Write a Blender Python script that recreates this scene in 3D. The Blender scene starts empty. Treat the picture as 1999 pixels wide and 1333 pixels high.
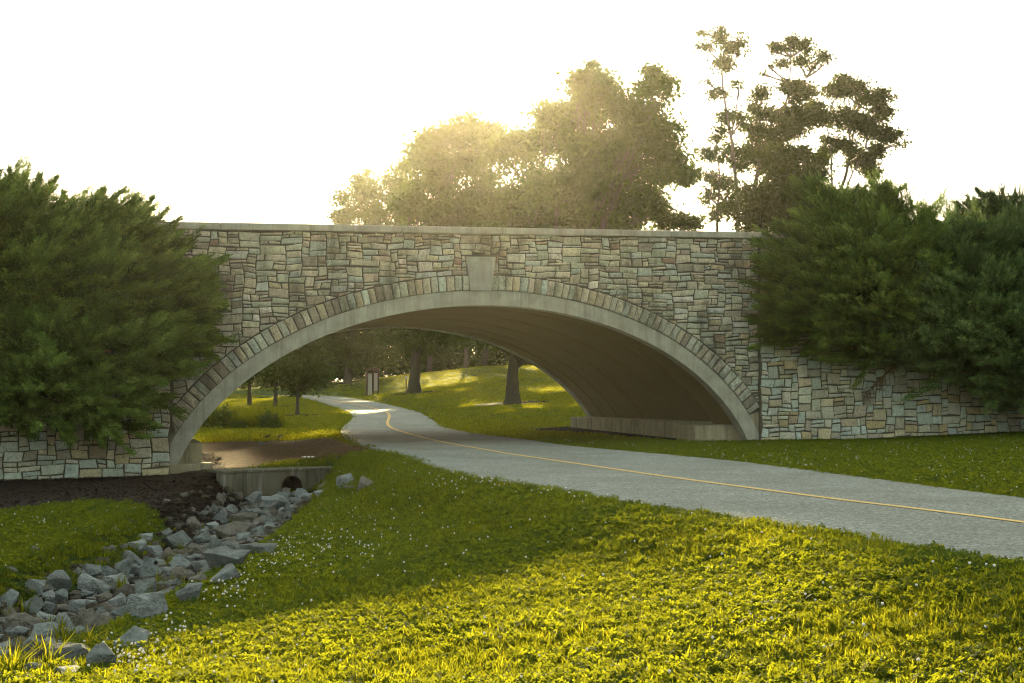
import bpy, math, random
import numpy as np
from math import sin, cos, radians, pi, atan2, sqrt
from mathutils import Vector, Matrix

random.seed(7)
rng = np.random.default_rng(7)
scene = bpy.context.scene

# ------------------------------------------------------------------ camera
FOC = 2600.0                                   # focal length in photograph pixels (1999 wide)
PITCH = math.atan(108.5 / FOC)
EYE = np.array([0.0, 0.0, 1.05])
cam_data = bpy.data.cameras.new("camera")
cam_data.sensor_width = 36.0
cam_data.lens = 36.0 * FOC / 1999.0
cam_data.clip_start = 0.1
cam_data.clip_end = 3000.0
cam = bpy.data.objects.new("camera", cam_data)
cam.location = EYE
cam.rotation_euler = (pi / 2 + PITCH, 0, 0)
scene.collection.objects.link(cam)
scene.camera = cam

# ------------------------------------------------------------------ world, sun, exposure
SUN_ELEV = radians(14.95)
HAZE = 0.0001
SUN_AZ = radians(-1.5)                          # measured from +Y towards +X
world = bpy.data.worlds.new("World")
scene.world = world
world.use_nodes = True
wn = world.node_tree.nodes
wl = world.node_tree.links
bg = wn["Background"]
sky = wn.new("ShaderNodeTexSky")
sky.sky_type = 'NISHITA'
sky.sun_disc = False
sky.sun_elevation = SUN_ELEV
sky.sun_rotation = SUN_AZ
sky.altitude = 100
sky.air_density = 1.0
sky.dust_density = 4.0
sky.ozone_density = 1.0
veil = wn.new("ShaderNodeMix")                 # thin bright overcast: the sky in the photograph is white all over
veil.data_type = 'RGBA'
veil.inputs[0].default_value = 0.55
veil.inputs[7].default_value = (6.1, 6.7, 5.7, 1)
wl.new(sky.outputs[0], veil.inputs[6])
wl.new(veil.outputs[2], bg.inputs[0])
bg.inputs[1].default_value = 0.052

sun_data = bpy.data.lights.new("sun", 'SUN')
sun_data.energy = 5.0
sun_data.angle = radians(0.6)
sun_data.color = (1.0, 0.79, 0.42)
sun = bpy.data.objects.new("sun", sun_data)
sun_dir = Vector((sin(SUN_AZ) * cos(SUN_ELEV), cos(SUN_AZ) * cos(SUN_ELEV), sin(SUN_ELEV)))
sun.rotation_euler = sun_dir.to_track_quat('Z', 'Y').to_euler()
sun.location = (0, 60, 40)
scene.collection.objects.link(sun)

scene.view_settings.view_transform = 'Standard'
scene.view_settings.look = 'None'
scene.view_settings.gamma = 1.0
scene.view_settings.use_curve_mapping = False
scene.view_settings.exposure = 2.2
scene.cycles.max_bounces = 5
scene.cycles.diffuse_bounces = 3
scene.cycles.transmission_bounces = 3
scene.cycles.transparent_max_bounces = 4
scene.cycles.use_denoising = True
scene.cycles.filter_width = 1.05

# ------------------------------------------------------------------ measuring helpers (photograph pixel -> point in the place)
_fw = np.array([0, cos(PITCH), sin(PITCH)])
_up = np.array([0, -sin(PITCH), cos(PITCH)])
_rt = np.array([1.0, 0, 0])


def ray(x, y):
    d = _fw * FOC + _rt * (x - 999.5) + _up * (666.5 - y)
    return d / d[1]


def at_y(x, y, Y):
    return EYE + ray(x, y) * Y


def on_z(x, y, z):
    d = ray(x, y)
    return EYE + d * ((z - EYE[2]) / d[2])


PATH_Y = [-60, 36, 44, 52, 62, 75, 90, 110, 140, 400]
PATH_Z = [0, 0, .10, .28, .48, .78, 1.02, 1.18, 1.2, 1.2]


def zp(Y):
    return np.interp(Y, PATH_Y, PATH_Z)


def on_path(p):
    if len(p) == 3:
        q = at_y(p[0], p[1], p[2])
        return np.array([q[0], p[2], zp(p[2])])
    d = ray(p[0], p[1])
    for Y in np.arange(5, 140, .05):
        if EYE[2] + d[2] * Y < zp(Y):
            return np.array([d[0] * Y, Y, zp(Y)])
    Y = 100.0
    return np.array([d[0] * Y, Y, zp(Y)])


# bridge frame: s along the face (to the right), dp towards the camera, z up; the deck climbs gently to the right
TH = radians(17)
U = np.array([cos(TH), sin(TH), 0])
N = np.array([sin(TH), -cos(TH), 0])
PR = on_z(1483, 862, 0)
GRADE = 0.02
TUNNEL = 10.2


def W(s, z, dp=0.0):
    p = PR + U * s + N * dp
    return (p[0], p[1], z + GRADE * (s + 6.8))


def on_face(x, y, dp=0.0):
    d = ray(x, y)
    p0 = PR + N * dp
    t = np.dot(p0 - EYE, N) / np.dot(d, N)
    p = EYE + d * t
    s = np.dot(p - p0, U)
    return s, p[2] - GRADE * (s + 6.8)


# ------------------------------------------------------------------ object helpers
def link(o, parent=None):
    scene.collection.objects.link(o)
    if parent is not None:
        o.parent = parent
        o.matrix_parent_inverse = Matrix.Translation(-Vector(parent.location))
    return o


def tag(o, label=None, cat=None, group=None, kind=None):
    if label: o["label"] = label
    if cat: o["category"] = cat
    if group: o["group"] = group
    if kind: o["kind"] = kind
    return o


def thing(name, label, cat, loc, group=None):
    o = bpy.data.objects.new(name, None)
    o.empty_display_size = 0.3
    o.location = loc
    scene.collection.objects.link(o)
    return tag(o, label, cat, group)


class MB:
    """collects polygons with a colour each"""
    def __init__(self):
        self.v, self.f, self.c = [], [], []

    def poly(self, pts, col=(1, 1, 1)):
        i = len(self.v)
        self.v += [tuple(p) for p in pts]
        self.f.append(tuple(range(i, i + len(pts))))
        self.c.append(col)

    def grid(self, rows, col=(1, 1, 1), closed=False):
        i = len(self.v)
        n = len(rows[0])
        for r in rows: self.v += [tuple(p) for p in r]
        for a in range(len(rows) - 1):
            for b in range(n if closed else n - 1):
                c = (b + 1) % n
                self.f.append((i + a * n + b, i + a * n + c, i + (a + 1) * n + c, i + (a + 1) * n + b))
                self.c.append(col)

    def prism(self, front, back, col=(1, 1, 1)):
        self.poly(front, col)
        self.poly(back[::-1], col)
        n = len(front)
        for k in range(n):
            self.poly([front[k], back[k], back[(k + 1) % n], front[(k + 1) % n]], col)

    def box(self, a, b, fn=lambda x, y, z: (x, y, z), col=(1, 1, 1)):
        (x0, y0, z0), (x1, y1, z1) = a, b
        P = [fn(*p) for p in ((x0, y0, z0), (x1, y0, z0), (x1, y1, z0), (x0, y1, z0), (x0, y0, z1), (x1, y0, z1), (x1, y1, z1), (x0, y1, z1))]
        for q in ((0, 3, 2, 1), (4, 5, 6, 7), (0, 1, 5, 4), (1, 2, 6, 5), (2, 3, 7, 6), (3, 0, 4, 7)):
            self.poly([P[k] for k in q], col)

    def tube(self, pts, radii, n=7, col=(1, 1, 1)):
        rows = []
        pts = [np.array(p, float) for p in pts]
        for k, p in enumerate(pts):
            t = pts[min(k + 1, len(pts) - 1)] - pts[max(k - 1, 0)]
            t = t / (np.linalg.norm(t) + 1e-9)
            a = np.cross(t, [0.31, 0.87, 0.17]); a /= np.linalg.norm(a) + 1e-9
            b = np.cross(t, a)
            rows.append([p + radii[k] * (cos(2 * pi * j / n) * a + sin(2 * pi * j / n) * b) for j in range(n)])
        self.grid(rows, col, closed=True)
        self.poly(rows[-1], col)

    def build(self, name, mat, parent=None, bevel=0.0, smooth=False, merge=False):
        me = bpy.data.meshes.new(name)
        me.from_pydata(self.v, [], self.f)
        ca = me.attributes.new("tint", 'FLOAT_COLOR', 'FACE')
        ca.data.foreach_set("color", np.array([(c[0], c[1], c[2], 1.0) for c in self.c], dtype=np.float32).ravel())
        me.materials.append(mat)
        o = bpy.data.objects.new(name, me)
        if merge or bevel:
            import bmesh
            bm = bmesh.new(); bm.from_mesh(me)
            bmesh.ops.remove_doubles(bm, verts=bm.verts, dist=1e-4)
            bmesh.ops.recalc_face_normals(bm, faces=bm.faces)
            bm.to_mesh(me); bm.free()
        if smooth: me.polygons.foreach_set("use_smooth", [True] * len(me.polygons))
        if bevel:
            m = o.modifiers.new("bevel", 'BEVEL'); m.width = bevel; m.segments = 2
        return link(o, parent)


def np_mesh(name, V, F, C, mat):
    """V (n,3), F (m,k) faces, C (m,3) colour per face"""
    me = bpy.data.meshes.new(name)
    m, k = F.shape
    me.vertices.add(len(V)); me.vertices.foreach_set("co", V.astype(np.float32).ravel())
    me.loops.add(m * k); me.loops.foreach_set("vertex_index", F.astype(np.int32).ravel())
    me.polygons.add(m); me.polygons.foreach_set("loop_start", np.arange(0, m * k, k, dtype=np.int32))
    me.update(calc_edges=True)
    ca = me.attributes.new("tint", 'FLOAT_COLOR', 'FACE')
    ca.data.foreach_set("color", np.concatenate([C, np.ones((m, 1))], 1).astype(np.float32).ravel())
    me.materials.append(mat)
    return me


# ------------------------------------------------------------------ materials
def mat(name):
    m = bpy.data.materials.new(name); m.use_nodes = True
    nt = m.node_tree
    return m, nt.nodes, nt.links, nt.nodes["Principled BSDF"]


def noise(n, l, vec, scale, detail=4, rough=.6):
    t = n.new("ShaderNodeTexNoise"); t.inputs["Scale"].default_value = scale
    t.inputs["Detail"].default_value = detail; t.inputs["Roughness"].default_value = rough
    l.new(vec, t.inputs["Vector"])
    return t.outputs["Fac"]


def ramp(n, l, fac, stops):
    r = n.new("ShaderNodeValToRGB")
    els = r.color_ramp.elements
    while len(els) < len(stops): els.new(.5)
    for e, (p, c) in zip(els, stops):
        e.position = p
        e.color = (c, c, c, 1) if isinstance(c, (int, float)) else (*c, 1)
    l.new(fac, r.inputs[0])
    return r.outputs[0]


def mixc(n, l, fac, a, b, mode='MIX'):
    x = n.new("ShaderNodeMix"); x.data_type = 'RGBA'; x.blend_type = mode
    for i, v in ((0, fac), (6, a), (7, b)):
        if isinstance(v, bpy.types.NodeSocket): l.new(v, x.inputs[i])
        elif i == 0: x.inputs[0].default_value = v
        else: x.inputs[i].default_value = (*v, 1)
    return x.outputs[2]


def mul(n, l, a, b, op='MULTIPLY'):
    x = n.new("ShaderNodeMath"); x.operation = op
    for i, v in enumerate((a, b)):
        if isinstance(v, bpy.types.NodeSocket): l.new(v, x.inputs[i])
        else: x.inputs[i].default_value = v
    return x.outputs[0]


def bump(n, l, bsdf, h, dist, strength=1.0):
    b = n.new("ShaderNodeBump"); b.inputs["Distance"].default_value = dist; b.inputs["Strength"].default_value = strength
    l.new(h, b.inputs["Height"]); l.new(b.outputs[0], bsdf.inputs["Normal"])


def wpos(n, l, sc=(1, 1, 1)):
    g = n.new("ShaderNodeNewGeometry")
    mp = n.new("ShaderNodeMapping"); mp.inputs["Scale"].default_value = sc
    l.new(g.outputs["Position"], mp.inputs["Vector"])
    return mp.outputs[0]


def stone_mat(name, grime=1.0, relief=.02):
    m, n, l, b = mat(name)
    at = n.new("ShaderNodeAttribute"); at.attribute_name = "tint"
    p = wpos(n, l)
    fine = noise(n, l, p, 22, 6, .7)
    c = mixc(n, l, 1.0, at.outputs["Color"], ramp(n, l, fine, [(.28, .55), (.5, .98), (.72, 1.25)]), 'MULTIPLY')
    med = noise(n, l, p, 6, 4, .6)
    c = mixc(n, l, ramp(n, l, med, [(.55, 0.0), (.75, .55)]), c, (.13, .115, .085))
    # black weather stains that run down the face
    st = noise(n, l, wpos(n, l, (1.6, 1.6, .5)), 1.1, 5, .65)
    c = mixc(n, l, mul(n, l, ramp(n, l, st, [(.46, 0.0), (.66, .7)]), grime), c, (.085, .075, .05))
    l.new(c, b.inputs["Base Color"]); b.inputs["Roughness"].default_value = .9
    b.inputs["Specular IOR Level"].default_value = .25
    h = mul(n, l, noise(n, l, p, 14, 6, .65), noise(n, l, p, 60, 3, .6), 'ADD')
    bump(n, l, b, h, relief)
    return m


def concrete_mat(name, col, streak=.6, dark=(.10, .09, .065)):
    m, n, l, b = mat(name)
    p = wpos(n, l)
    c = mixc(n, l, ramp(n, l, noise(n, l, p, 3, 5, .6), [(.35, 0.0), (.65, 1.0)]), tuple(x * .8 for x in col), tuple(x * 1.12 for x in col))
    st = noise(n, l, wpos(n, l, (5, 5, .35)), 1.6, 5, .7)
    c = mixc(n, l, mul(n, l, ramp(n, l, st, [(.48, 0.0), (.68, 1.0)]), streak), c, dark)
    st2 = noise(n, l, wpos(n, l, (9, 9, .5)), 1.3, 3, .6)
    c = mixc(n, l, mul(n, l, ramp(n, l, st2, [(.56, 0.0), (.7, 1.0)]), .25), c, (.55, .55, .48))
    l.new(c, b.inputs["Base Color"]); b.inputs["Roughness"].default_value = .88
    b.inputs["Specular IOR Level"].default_value = .25
    bump(n, l, b, noise(n, l, p, 40, 5, .7), .006)
    return m


def leaf_mat(name, gain=1.0, trans=(.30, .40, .04), tfac=.4, sheen=.35):
    m, n, l, b = mat(name)
    at = n.new("ShaderNodeAttribute"); at.attribute_name = "tint"
    c = mixc(n, l, 1.0, at.outputs["Color"], (gain, gain, gain), 'MULTIPLY')
    l.new(c, b.inputs["Base Color"]); b.inputs["Roughness"].default_value = .55
    b.inputs["Specular IOR Level"].default_value = sheen
    t = n.new("ShaderNodeBsdfTranslucent")
    tc = mixc(n, l, .6, c, trans)
    l.new(tc, t.inputs[0])
    mx = n.new("ShaderNodeMixShader"); mx.inputs[0].default_value = tfac
    l.new(b.outputs[0], mx.inputs[1]); l.new(t.outputs[0], mx.inputs[2])
    l.new(mx.outputs[0], n["Material Output"].inputs[0])
    return m


def grass_blade_mat(name, base_a, base_b, trans, tfac=.45):
    m, n, l, b = mat(name)
    oi = n.new("ShaderNodeObjectInfo")
    p = wpos(n, l)
    f = mul(n, l, mul(n, l, oi.outputs["Random"], .5), mul(n, l, ramp(n, l, noise(n, l, p, 1.1, 5, .7), [(.3, 0.0), (.7, 1.0)]), .7), 'ADD')
    c = mixc(n, l, f, base_a, base_b)
    at = n.new("ShaderNodeAttribute"); at.attribute_name = "tint"
    c = mixc(n, l, 1.0, c, at.outputs["Color"], 'MULTIPLY')
    l.new(c, b.inputs["Base Color"]); b.inputs["Roughness"].default_value = .8
    b.inputs["Specular IOR Level"].default_value = .06
    t = n.new("ShaderNodeBsdfTranslucent")
    l.new(mixc(n, l, 1.0, trans, at.outputs["Color"], 'MULTIPLY'), t.inputs[0])
    mx = n.new("ShaderNodeMixShader"); mx.inputs[0].default_value = tfac
    l.new(b.outputs[0], mx.inputs[1]); l.new(t.outputs[0], mx.inputs[2])
    l.new(mx.outputs[0], n["Material Output"].inputs[0])
    return m


def simple_mat(name, col, rough=.7, var=.25, scale=8, rel=.004, spec=.3):
    m, n, l, b = mat(name)
    p = wpos(n, l)
    c = mixc(n, l, noise(n, l, p, scale, 4, .6), tuple(x * (1 - var) for x in col), tuple(min(1, x * (1 + var)) for x in col))
    l.new(c, b.inputs["Base Color"]); b.inputs["Roughness"].default_value = rough
    b.inputs["Specular IOR Level"].default_value = spec
    if rel: bump(n, l, b, noise(n, l, p, scale * 5, 4, .6), rel)
    return m


M_stone = stone_mat("face_stone", 1.0, .04)
M_wing = stone_mat("wing_stone", .35)
M_mortar = simple_mat("mortar", (.12, .105, .075), .95, .35, 12, .01)
M_band = concrete_mat("arch_concrete", (.36, .35, .27), .35)
M_coping = concrete_mat("coping_concrete", (.36, .34, .26), .3)
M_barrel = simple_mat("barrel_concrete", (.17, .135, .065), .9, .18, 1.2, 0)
M_foot = concrete_mat("footing_concrete", (.30, .26, .16), .75)
M_head = concrete_mat("headwall_concrete", (.125, .112, .075), .9, (.05, .045, .03))
M_bark = simple_mat("bark", (.066, .058, .034), .95, .4, 10, .03)
M_greybark = simple_mat("grey_bark", (.11, .095, .07), .95, .35, 10, .02)
M_leaf = leaf_mat("tree_leaf", .75, (.16, .21, .02), .25, .04)
M_thin = leaf_mat("sparse_tree_leaf", .75, (.16, .20, .025), .25, .04)
M_jun = leaf_mat("juniper_leaf", 1.35, (.12, .17, .03), .20, .08)
M_rock = stone_mat("rock_surface", .75, .12)
M_wood = simple_mat("stained_wood", (.10, .06, .035), .8, .3, 20, .004)
M_board = simple_mat("board_panel", (.5, .47, .38), .5, .15, 6, 0)
M_twig = simple_mat("dead_twig", (.13, .09, .05), .95, .3, 20, 0)

# asphalt with pale aggregate
m, n, l, b = mat("asphalt"); M_asphalt = m
p = wpos(n, l)
sp = n.new("ShaderNodeTexVoronoi"); sp.inputs["Scale"].default_value = 42; l.new(p, sp.inputs["Vector"])
c = ramp(n, l, noise(n, l, p, 75, 3, .7), [(.36, (.06, .065, .055)), (.52, (.17, .185, .16)), (.66, (.44, .47, .42))])
c = mixc(n, l, ramp(n, l, sp.outputs["Color"], [(.5, 0.0), (.8, .8)]), c, (.40, .42, .37))
c = mixc(n, l, ramp(n, l, noise(n, l, p, .7, 5, .6), [(.35, .0), (.65, .5)]), c, (.13, .13, .10))
l.new(c, b.inputs["Base Color"]); b.inputs["Roughness"].default_value = .85
b.inputs["Specular IOR Level"].default_value = .3
bump(n, l, b, noise(n, l, p, 90, 3, .7), .008)
M_yellow = simple_mat("yellow_road_paint", (.62, .41, .12), .7, .25, 40, .002)

# ground: grass soil / bare dirt / mulch mixed by zones
m, n, l, b = mat("ground"); M_ground = m
p = wpos(n, l)
za = n.new("ShaderNodeAttribute"); za.attribute_name = "zone"
sep = n.new("ShaderNodeSeparateColor"); l.new(za.outputs["Color"], sep.inputs[0])
g1 = ramp(n, l, noise(n, l, p, 30, 5, .75), [(.3, (.016, .03, .005)), (.5, (.04, .072, .012)), (.72, (.085, .13, .022))])
g1 = mixc(n, l, ramp(n, l, noise(n, l, p, .8, 4, .6), [(.35, 0.0), (.7, .5)]), g1, (.06, .085, .014))
nz = noise(n, l, p, 5, 5, .7)
dirt = ramp(n, l, noise(n, l, p, 9, 6, .7), [(.3, (.03, .018, .008)), (.52, (.10, .058, .024)), (.75, (.24, .15, .065))])
mul_c = ramp(n, l, noise(n, l, p, 35, 4, .8), [(.35, (.006, .004, .003)), (.55, (.022, .014, .009)), (.75, (.06, .04, .025))])
fd = ramp(n, l, mul(n, l, sep.outputs[0], mul(n, l, nz, .6), 'ADD'), [(.62, 0.0), (.82, 1.0)])
fm = ramp(n, l, mul(n, l, sep.outputs[1], mul(n, l, nz, .5), 'ADD'), [(.60, 0.0), (.75, 1.0)])
c = mixc(n, l, fd, g1, dirt)
c = mixc(n, l, fm, c, mul_c)
l.new(c, b.inputs["Base Color"]); b.inputs["Roughness"].default_value = .95
b.inputs["Specular IOR Level"].default_value = .1
bump(n, l, b, mul(n, l, noise(n, l, p, 25, 5, .8), nz, 'ADD'), .05)

# ------------------------------------------------------------------ path outline
pairs_L = [(1999, 1117), (1580, 1045), (1300, 1003), (1100, 965), (880, 925), (800, 897), (720, 874), (680, 860), (665, 846), (673, 832), (688, 818), (684, 807), (660, 797), (630, 787), (600, 780, 84), (575, 776, 96), (540, 774, 106), (450, 774, 112), (380, 774, 114)]
pairs_R = [(1999, 977), (1650, 931), (1450, 905), (1300, 890), (1110, 872), (1040, 862), (960, 852), (900, 843), (862, 834), (848, 824), (834, 814), (810, 803), (770, 793), (720, 783), (670, 776, 92), (630, 772, 104), (560, 770, 114), (450, 769, 120), (380, 769, 122)]
EL = [np.array([9.0, -12, 0]), np.array([7.2, -4, 0]), np.array([5.6, 1, 0]), np.array([4.45, 4.4, 0])] + [on_path(q) for q in pairs_L]
ER = [np.array([12.8, -12, 0]), np.array([10.8, -4, 0]), np.array([8.4, 3, 0]), np.array([6.6, 8.4, 0])] + [on_path(q) for q in pairs_R]


def resample(pts, k):
    pts = np.array(pts)
    # Catmull-Rom, k points per span
    out = []
    for i in range(len(pts) - 1):
        p0, p1, p2, p3 = pts[max(i - 1, 0)], pts[i], pts[i + 1], pts[min(i + 2, len(pts) - 1)]
        for j in range(k):
            t = j / k
            out.append(.5 * ((2 * p1) + (-p0 + p2) * t + (2 * p0 - 5 * p1 + 4 * p2 - p3) * t * t + (-p0 + 3 * p1 - 3 * p2 + p3) * t ** 3))
    out.append(pts[-1])
    return np.array(out)


PL, PRt = resample(EL, 6), resample(ER, 6)
poly_path = np.concatenate([PL[:, :2], PRt[::-1, :2]])


def in_poly(X, Y, P):
    ins = np.zeros(X.shape, bool)
    for i in range(len(P)):
        (x0, y0), (x1, y1) = P[i], P[(i + 1) % len(P)]
        if y0 == y1: continue
        c = ((y0 > Y) != (y1 > Y)) & (X < (x1 - x0) * (Y - y0) / (y1 - y0) + x0)
        ins ^= c
    return ins


def dist_line(X, Y, P, closed=False):
    d = np.full(X.shape, 1e9)
    n_ = len(P)
    for i in range(n_ if closed else n_ - 1):
        a, b_ = P[i], P[(i + 1) % n_]
        ab = b_ - a
        t = np.clip(((X - a[0]) * ab[0] + (Y - a[1]) * ab[1]) / (ab @ ab + 1e-12), 0, 1)
        d = np.minimum(d, np.hypot(X - a[0] - t * ab[0], Y - a[1] - t * ab[1]))
    return d


def sm(x, a, b_):
    t = np.clip((x - a) / (b_ - a), 0, 1)
    return t * t * (3 - 2 * t)


# ------------------------------------------------------------------ terrain
cz = [  # px, py, z
    (230, 1333, -.66), (300, 1333, -.57), (500, 1333, -.52), (1000, 1333, -.50), (1500, 1333, -.34), (1999, 1333, -.20),
    (400, 1250, -.56), (500, 1180, -.58), (600, 1080, -.55), (650, 1020, -.5), (740, 975, -.42), (800, 950, -.28), (880, 938, -.07),
    (800, 1050, -.4), (800, 1150, -.45), (800, 1250, -.48), (1100, 1100, -.3), (1100, 1200, -.4), (1400, 1100, -.15), (1400, 1200, -.25),
    (1700, 1150, -.07), (1700, 1250, -.18), (1900, 1200, -.08), (1100, 1000, -.1), (1300, 1045, -.08), (1800, 1120, -.03),
    (0, 1090, -.72), (200, 1030, -.65), (0, 1000, -.6), (200, 980, -.6), (380, 960, -.6), (332, 930, -.59), (0, 940, -.61), (0, 1250, -.8), (-150, 1150, -.7),
    (440, 922, -.38), (560, 915, -.36), (680, 912, -.34), (600, 890, -.25), (500, 870, -.16), (420, 885, -.22), (700, 895, -.12), (450, 862, -.12), (620, 860, -.08), (640, 985, -.55),
    (1500, 870, 0), (1800, 870, .03), (1950, 868, .06), (1700, 862, .0), (1700, 900, 0), (1900, 930, 0), (1400, 880, 0), (1200, 866, -.02), (1250, 872, 0),
]
cY = [(450, 832, 45), (560, 838, 44), (581, 812, 58), (538, 795, 72), (487, 793, 75), (560, 778, 105), (450, 780, 100), (1000, 787, 60), (808, 767, 80),
      (720, 778, 93), (678, 745, 112), (900, 820, 48), (950, 846, 39.5), (1090, 840, 39), (1050, 800, 50), (1100, 715, 110), (950, 714, 110), (830, 728, 115),
      (740, 740, 118), (600, 761, 140), (450, 765, 150), (1250, 716, 105), (1000, 738, 90), (900, 755, 85), (1999, 846, 33)]
ctrl = [on_z(*q) for q in cz] + [at_y(*q) for q in cY]
ctrl += [np.array(q, float) for q in [(-30, 0, -.5), (30, 0, .0), (0, -12, -.5), (0, 0, -.55), (4, 3, -.45), (-6, 4, -.7), (-40, 25, -.4), (40, 25, .3), (-60, 80, 1.0), (60, 80, 3.2), (-90, 150, 2.5), (90, 150, 4.2),
                                      (0, 150, 3.2), (-40, 160, 2.2), (0, 260, 3.5), (-160, 260, 3), (160, 260, 4), (0, 420, 3.5), (-250, 420, 3), (250, 420, 4), (-160, 0, 0), (160, 0, 0), (0, -60, -.5), (-15, 12, -.6), (-11, 36, -.3), (9, 40, .3), (12, 50, .9), (-18, 48, .1), (16, 31, .1)]]
for q in (3, 6, 12, 25, 40, 48, 60, 75, 85):
    j = min(q, len(PL) - 1)
    ctrl += [PL[j], PRt[j]]
ctrl = np.array(ctrl)
_cx = ctrl[:, :2] / 10.0


def _phi(r):
    return r                                    # biharmonic-free, gentle radial function


_D = np.linalg.norm(_cx[:, None] - _cx[None], axis=2)
_A = np.block([[_phi(_D) - 0.02 * np.eye(len(_cx)), np.c_[np.ones(len(_cx)), _cx]], [np.r_[[np.ones(len(_cx))], _cx.T], np.zeros((3, 3))]])
_w = np.linalg.lstsq(_A, np.r_[ctrl[:, 2], 0, 0, 0], rcond=None)[0]

ditch = np.array([on_z(x, y, z)[:2] for x, y, z in [(575, 957, -.9), (545, 985, -.95), (495, 1020, -1), (440, 1062, -1), (350, 1112, -1), (235, 1165, -1), (95, 1225, -1.02), (-60, 1290, -1.05), (-220, 1370, -1.08)]])
HEAD_A, HEAD_B = on_z(435, 924, -.36), on_z(686, 915, -.36)      # top front edge of the headwall


def ground_z(X, Y):
    X = np.asarray(X, float); Y = np.asarray(Y, float)
    sh = X.shape
    x, y = X.ravel() / 10, Y.ravel() / 10
    z = np.zeros(len(x))
    for i in range(len(_cx)):
        z += _w[i] * _phi(np.hypot(x - _cx[i, 0], y - _cx[i, 1]))
    z += _w[-3] + _w[-2] * x + _w[-1] * y
    z = z.reshape(sh)
    far = sm(Y, 300, 420)
    z = z * (1 - far) + 3.5 * far
    # ditch in front of the headwall
    d = dist_line(X, Y, ditch)
    hw = HEAD_A[1] + (X - HEAD_A[0]) * (HEAD_B[1] - HEAD_A[1]) / (HEAD_B[0] - HEAD_A[0])
    front = 1 - sm(Y, hw + .30, hw + .50)
    dep = (1 - sm(d, .55, 1.45)) * .46 * front
    # straight cut along the headwall
    along = sm(X, HEAD_A[0] - .1, HEAD_A[0] + .3) * (1 - sm(X, HEAD_B[0] - 1.4, HEAD_B[0] - .1))
    dep = np.maximum(dep, along * sm(Y, hw - 1.6, hw - .3) * front * .46)
    z = z - dep
    ins = in_poly(X, Y, poly_path)
    dd = dist_line(X, Y, poly_path, True)
    w = np.where(ins, 1.0, 1 - sm(dd, .05, 1.3))
    return z * (1 - w) + (zp(Y) - .012) * w


def on_ground(px, py, y0=6.0, y1=200.0):
    d = ray(px, py)
    Ys = np.concatenate([np.arange(y0, 40, .1), np.arange(40, y1, .5)])
    g = ground_z(d[0] * Ys, Ys)
    zz = EYE[2] + d[2] * Ys
    k = np.argmax(zz < g)
    if not (zz < g).any(): k = len(Ys) - 1
    Y = Ys[k]
    return np.array([d[0] * Y, Y, float(g[k])])


def loc_z(X, Y):
    return float(ground_z(np.array([X]), np.array([Y]))[0])


mulch_poly = np.array([on_z(x, y, -.6)[:2] for x, y in [(-250, 925), (335, 915), (400, 918), (440, 945), (425, 975), (380, 1000), (300, 990), (200, 978), (100, 985), (0, 1000), (-250, 1010)]])
dirt_poly = np.array([(p_[0], p_[1]) for p_ in [on_z(*q) for q in [(330, 912, -.3), (440, 914, -.34), (560, 900, -.3), (700, 893, -.15), (770, 890, -.05), (690, 872, -.05), (640, 861, -.1), (400, 862, -.12), (350, 862, -.1)]]])


def face_xy(s, dp): q = PR + U * s + N * dp; return q[:2]


soil_r = np.array([face_xy(-3.6, -10.6), face_xy(-.2, -10.6), face_xy(-.2, .5), face_xy(9, .75), face_xy(9, 0), face_xy(-.1, 0), face_xy(-.2, .3), face_xy(-1.75, .45), face_xy(-1.7, -2), face_xy(-1.6, -9.5)])
soil_r = np.array([face_xy(-2.6, -10.4), face_xy(-.2, -10.4), face_xy(-.2, -.1), face_xy(9, -.1), face_xy(9, .6), face_xy(-1.9, .55)])


def zones(X, Y):
    dirt_ = np.where(in_poly(X, Y, dirt_poly), 1.0, 0) * .9
    dirt_ = np.maximum(dirt_, .55 * (1 - sm(dist_line(X, Y, dirt_poly, True), 0, .5)))
    dirt_ = np.maximum(dirt_, (1 - sm(dist_line(X, Y, ditch), .9, 1.3)) * .35 * (Y < 25.5))
    mu = np.where(in_poly(X, Y, mulch_poly), 1.0, 0)
    mu = np.maximum(mu, .5 * (1 - sm(dist_line(X, Y, mulch_poly, True), 0, .35)))
    mu = np.maximum(mu, np.where(in_poly(X, Y, soil_r), .8, 0))
    mu = np.maximum(mu, (1 - sm(dist_line(X, Y, ditch), .6, 1.15)) * .62 * (Y < 25.5))
    for bx, by, r in TREE_RINGS:
        mu = np.maximum(mu, .85 * (1 - sm(np.hypot(X - bx, (Y - by)), r * .6, r)))
    return dirt_, mu


_rings_px = [(1000, 787, 60, 2.2), (808, 767, 80, 2.0), (581, 812, 58, 1.5), (538, 795, 72, 1.5), (487, 793, 75, 1.6), (678, 745, 112, 2)]
TREE_RINGS = [(at_y(x, y, Y)[0], Y, r) for x, y, Y, r in _rings_px]


def axis(segs):
    out = [segs[0][0]]
    for a, b_, st in segs:
        k = max(1, int(round((b_ - a) / st)))
        out += list(np.linspace(a, b_, k + 1)[1:])
    return np.array(out)


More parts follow.
